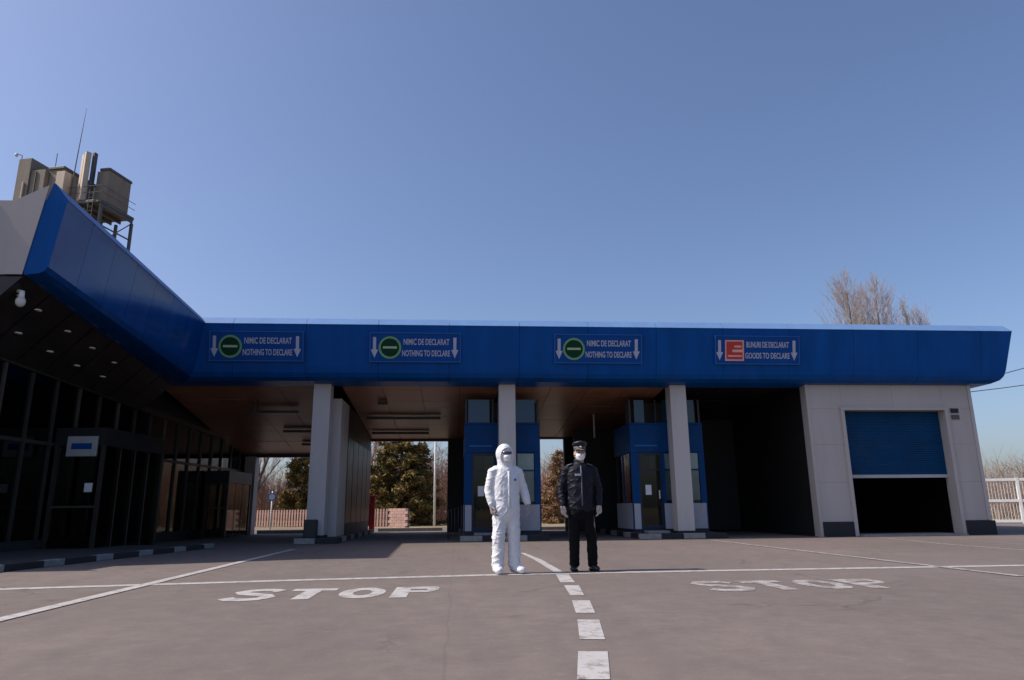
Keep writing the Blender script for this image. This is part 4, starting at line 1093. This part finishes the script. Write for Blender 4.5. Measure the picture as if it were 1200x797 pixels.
def person_officer():
    t = thing('person', 'person in dark uniform jacket, grey-fronted cap, white mask and pale gloves', 'person', (1.80, 10.36, 0.006))
    hc = (.012, -.01, 1.655)
    b = MB()
    head(b, hc)
    limb(b, [(0,.02,1.50),(0,.02,1.42),(0,.01,1.25),(0,.01,1.03),(0,.02,.92)], [(.07,.06),(.170,.095),(.170,.115),(.155,.11),(.165,.115)])
    AR = {-1: [(-.205,.02,1.40),(-.275,.04,1.13),(-.262,-.03,.90)], 1: [(.205,.02,1.40),(.275,.04,1.14),(.262,-.03,.91)]}
    FX = {-1: -.112, 1: .150}
    for s in (-1, 1):
        a = AR[s]; limb(b, a, [.058,.045,.031])
        dn = Vector(a[2])-Vector(a[1]); hand(b, Vector(a[2]), s, dn + Vector((0,-.02,-.1)), (-s*.15,-1,0))
        limb(b, [(s*.098,.02,.93),(FX[s],0,.5),(FX[s],.03,.10)], [.088,.060,.044])
        limb(b, [(FX[s],.03,.06),(FX[s]+s*.04,-.14,.04)], [(.04,.04),(.04,.03)])
    me = fuse(b, 'body', .0065, 3)
    mesh_obj('body', me, 'skin', t); me.shade_smooth()
    # jacket
    b = MB()
    limb(b, [(0,.02,1.50),(0,.015,1.45),(0,.01,1.33),(0,.0,1.15),(0,.0,1.02),(0,.0,.94),(0,.005,.86)], [(.085,.080),(.185,.112),(.210,.136),(.200,.136),(.188,.134),(.198,.142),(.200,.144)], 20)
    for s in (-1, 1):
        a = AR[s]
        limb(b, [(s*.14,.02,1.435), (a[0][0],a[0][1],a[0][2]+.005), Vector(a[0]).lerp(Vector(a[1]),.5), a[1], Vector(a[1]).lerp(Vector(a[2]),.6), Vector(a[2])+Vector((0,0,.015))], [.070,.076,.066,.062,.057,.048])
    limb(b, [(0,.03,1.46),(0,.028,1.545)], [(.090,.085),(.080,.078)])
    me = fuse(b, 'jacket', .0085, 4)
    folds(me, lambda p: fold_noise(p, .012 if p.z < 1.4 else .005, 8))
    mesh_obj('jacket', me, 'jacket', t); me.shade_smooth()
    # trousers
    b = MB()
    limb(b, [(0,.005,.96),(0,.005,.86),(0,.01,.79)], [(.180,.130),(.195,.140),(.175,.130)], 18)
    for s in (-1, 1):
        limb(b, [(s*.092,.008,.82),(s*.105,.0,.62),(FX[s]*.97,-.005,.44),(FX[s],.005,.22),(FX[s],.01,.085)], [(.102,.115),(.090,.100),(.078,.086),(.074,.082),(.072,.082)])
    me = fuse(b, 'trousers', .010, 3)
    folds(me, lambda p: fold_noise(p, .008, 8))
    mesh_obj('trousers', me, 'trousers', t); me.shade_smooth()
    for s in (-1, 1):
        b = MB(); fx = FX[s]; dx = -.055 if s < 0 else .03
        limb(b, [(fx,.055,.05),(fx+dx*.4,-.06,.048),(fx+dx,-.17,.038)], [(.046,.046),(.050,.044),(.042,.032)])
        b.box(fx-.048, fx+.048, -.02, .10, 0, .022)
        me = fuse(b, 'shoe', .008, 2)
        for v in me.vertices: v.co.z = max(v.co.z, 0.0)
        mesh_obj('shoe', me, 'shoe', t); me.shade_smooth()
        b = MB(); a = AR[s]; dn = Vector(a[2])-Vector(a[1]) + Vector((0,-.02,-.1))
        hand(b, Vector(a[2]), s, dn, (-s*.15,-1,0)); limb(b, [Vector(a[2])-dn.normalized()*.03, Vector(a[2])+dn.normalized()*.02], [.036,.034], 12)
        me = fuse(b, 'glove', .0050, 1); folds(me, lambda p: .0024)
        mesh_obj('glove', me, 'glove_pale', t); me.shade_smooth()
    x, y, z = hc
    b = MB(); b.sphere((x, y+.03, z+.035), (.083,.088,.092), 18, 12); b.build('hair', 'hair', t, smooth=True)
    # cap: band, domed crown wider than the head, peak, badge
    b = MB(); n = 28
    def oval(rx, ry, zz, dy=0): return [(x+rx*math.cos(2*math.pi*k/n), y+.012+dy+ry*math.sin(2*math.pi*k/n), zz + (.018*-math.sin(2*math.pi*k/n) if zz > z+.10 else 0)) for k in range(n)]
    b.loft([oval(.086,.104,z+.060), oval(.088,.106,z+.098)]); cp = b.build('cap', 'cap_grey', t, smooth=True)
    b = MB(); b.loft([oval(.089,.108,z+.097), oval(.108,.126,z+.128,-.008), oval(.112,.130,z+.138,-.01), oval(.098,.114,z+.155,-.008), oval(.05,.06,z+.165)]); b.build('cap_crown', 'cap_dark', cp, smooth=True)
    b = MB(); pk_ = []
    for rr, dz in ((1.0, 0), (1.0, .006)):
        pk_.append([(x+.086*math.cos(a), y+.012+.106*math.sin(a), z+.062+dz) for a in [math.pi*(1.08+.84*k/12) for k in range(13)]] + [(x+.092*math.cos(a), y-.02+.150*math.sin(a), z+.036+dz) for a in [math.pi*(1.92-.84*k/12) for k in range(13)]])
    b.loft(pk_); b.build('cap_peak', 'cap_dark', cp)
    b = MB(); b.sphere((x, y-.103, z+.088), (.016,.008,.016), 10, 8); b.build('cap_badge', 'lamp_diffuser', cp, smooth=True)
    b = MB(); mask(b, hc); b.build('face_mask', 'mask_white', t, smooth=True)
    for s in (-1, 1):
        b = MB(); b.sphere((x+s*.032, y-.078, z+.004), (.013,.010,.008), 10, 8); b.build('eye', 'shoe', t, smooth=True)
    box('name_patch', (-.090, -.005, -.148, -.128, 1.325, 1.355), 'sign_white', t)
    for s in (-1, 1):
        b = MB(); b.tube([(s*.11,-.035,1.502),(s*.185,-.02,1.478)], [(.030,.010),(.026,.010)], 8); b.build('shoulder_tab', 'cap_grey', t, smooth=True)
    MB().tube([(0.004,-.094,1.47),(.004,-.136,1.33),(.004,-.138,1.15),(.004,-.142,.9)], [(.010,.006)]*4, 6).build('zip', 'cap_grey', t, smooth=True)
    return t
person_officer()
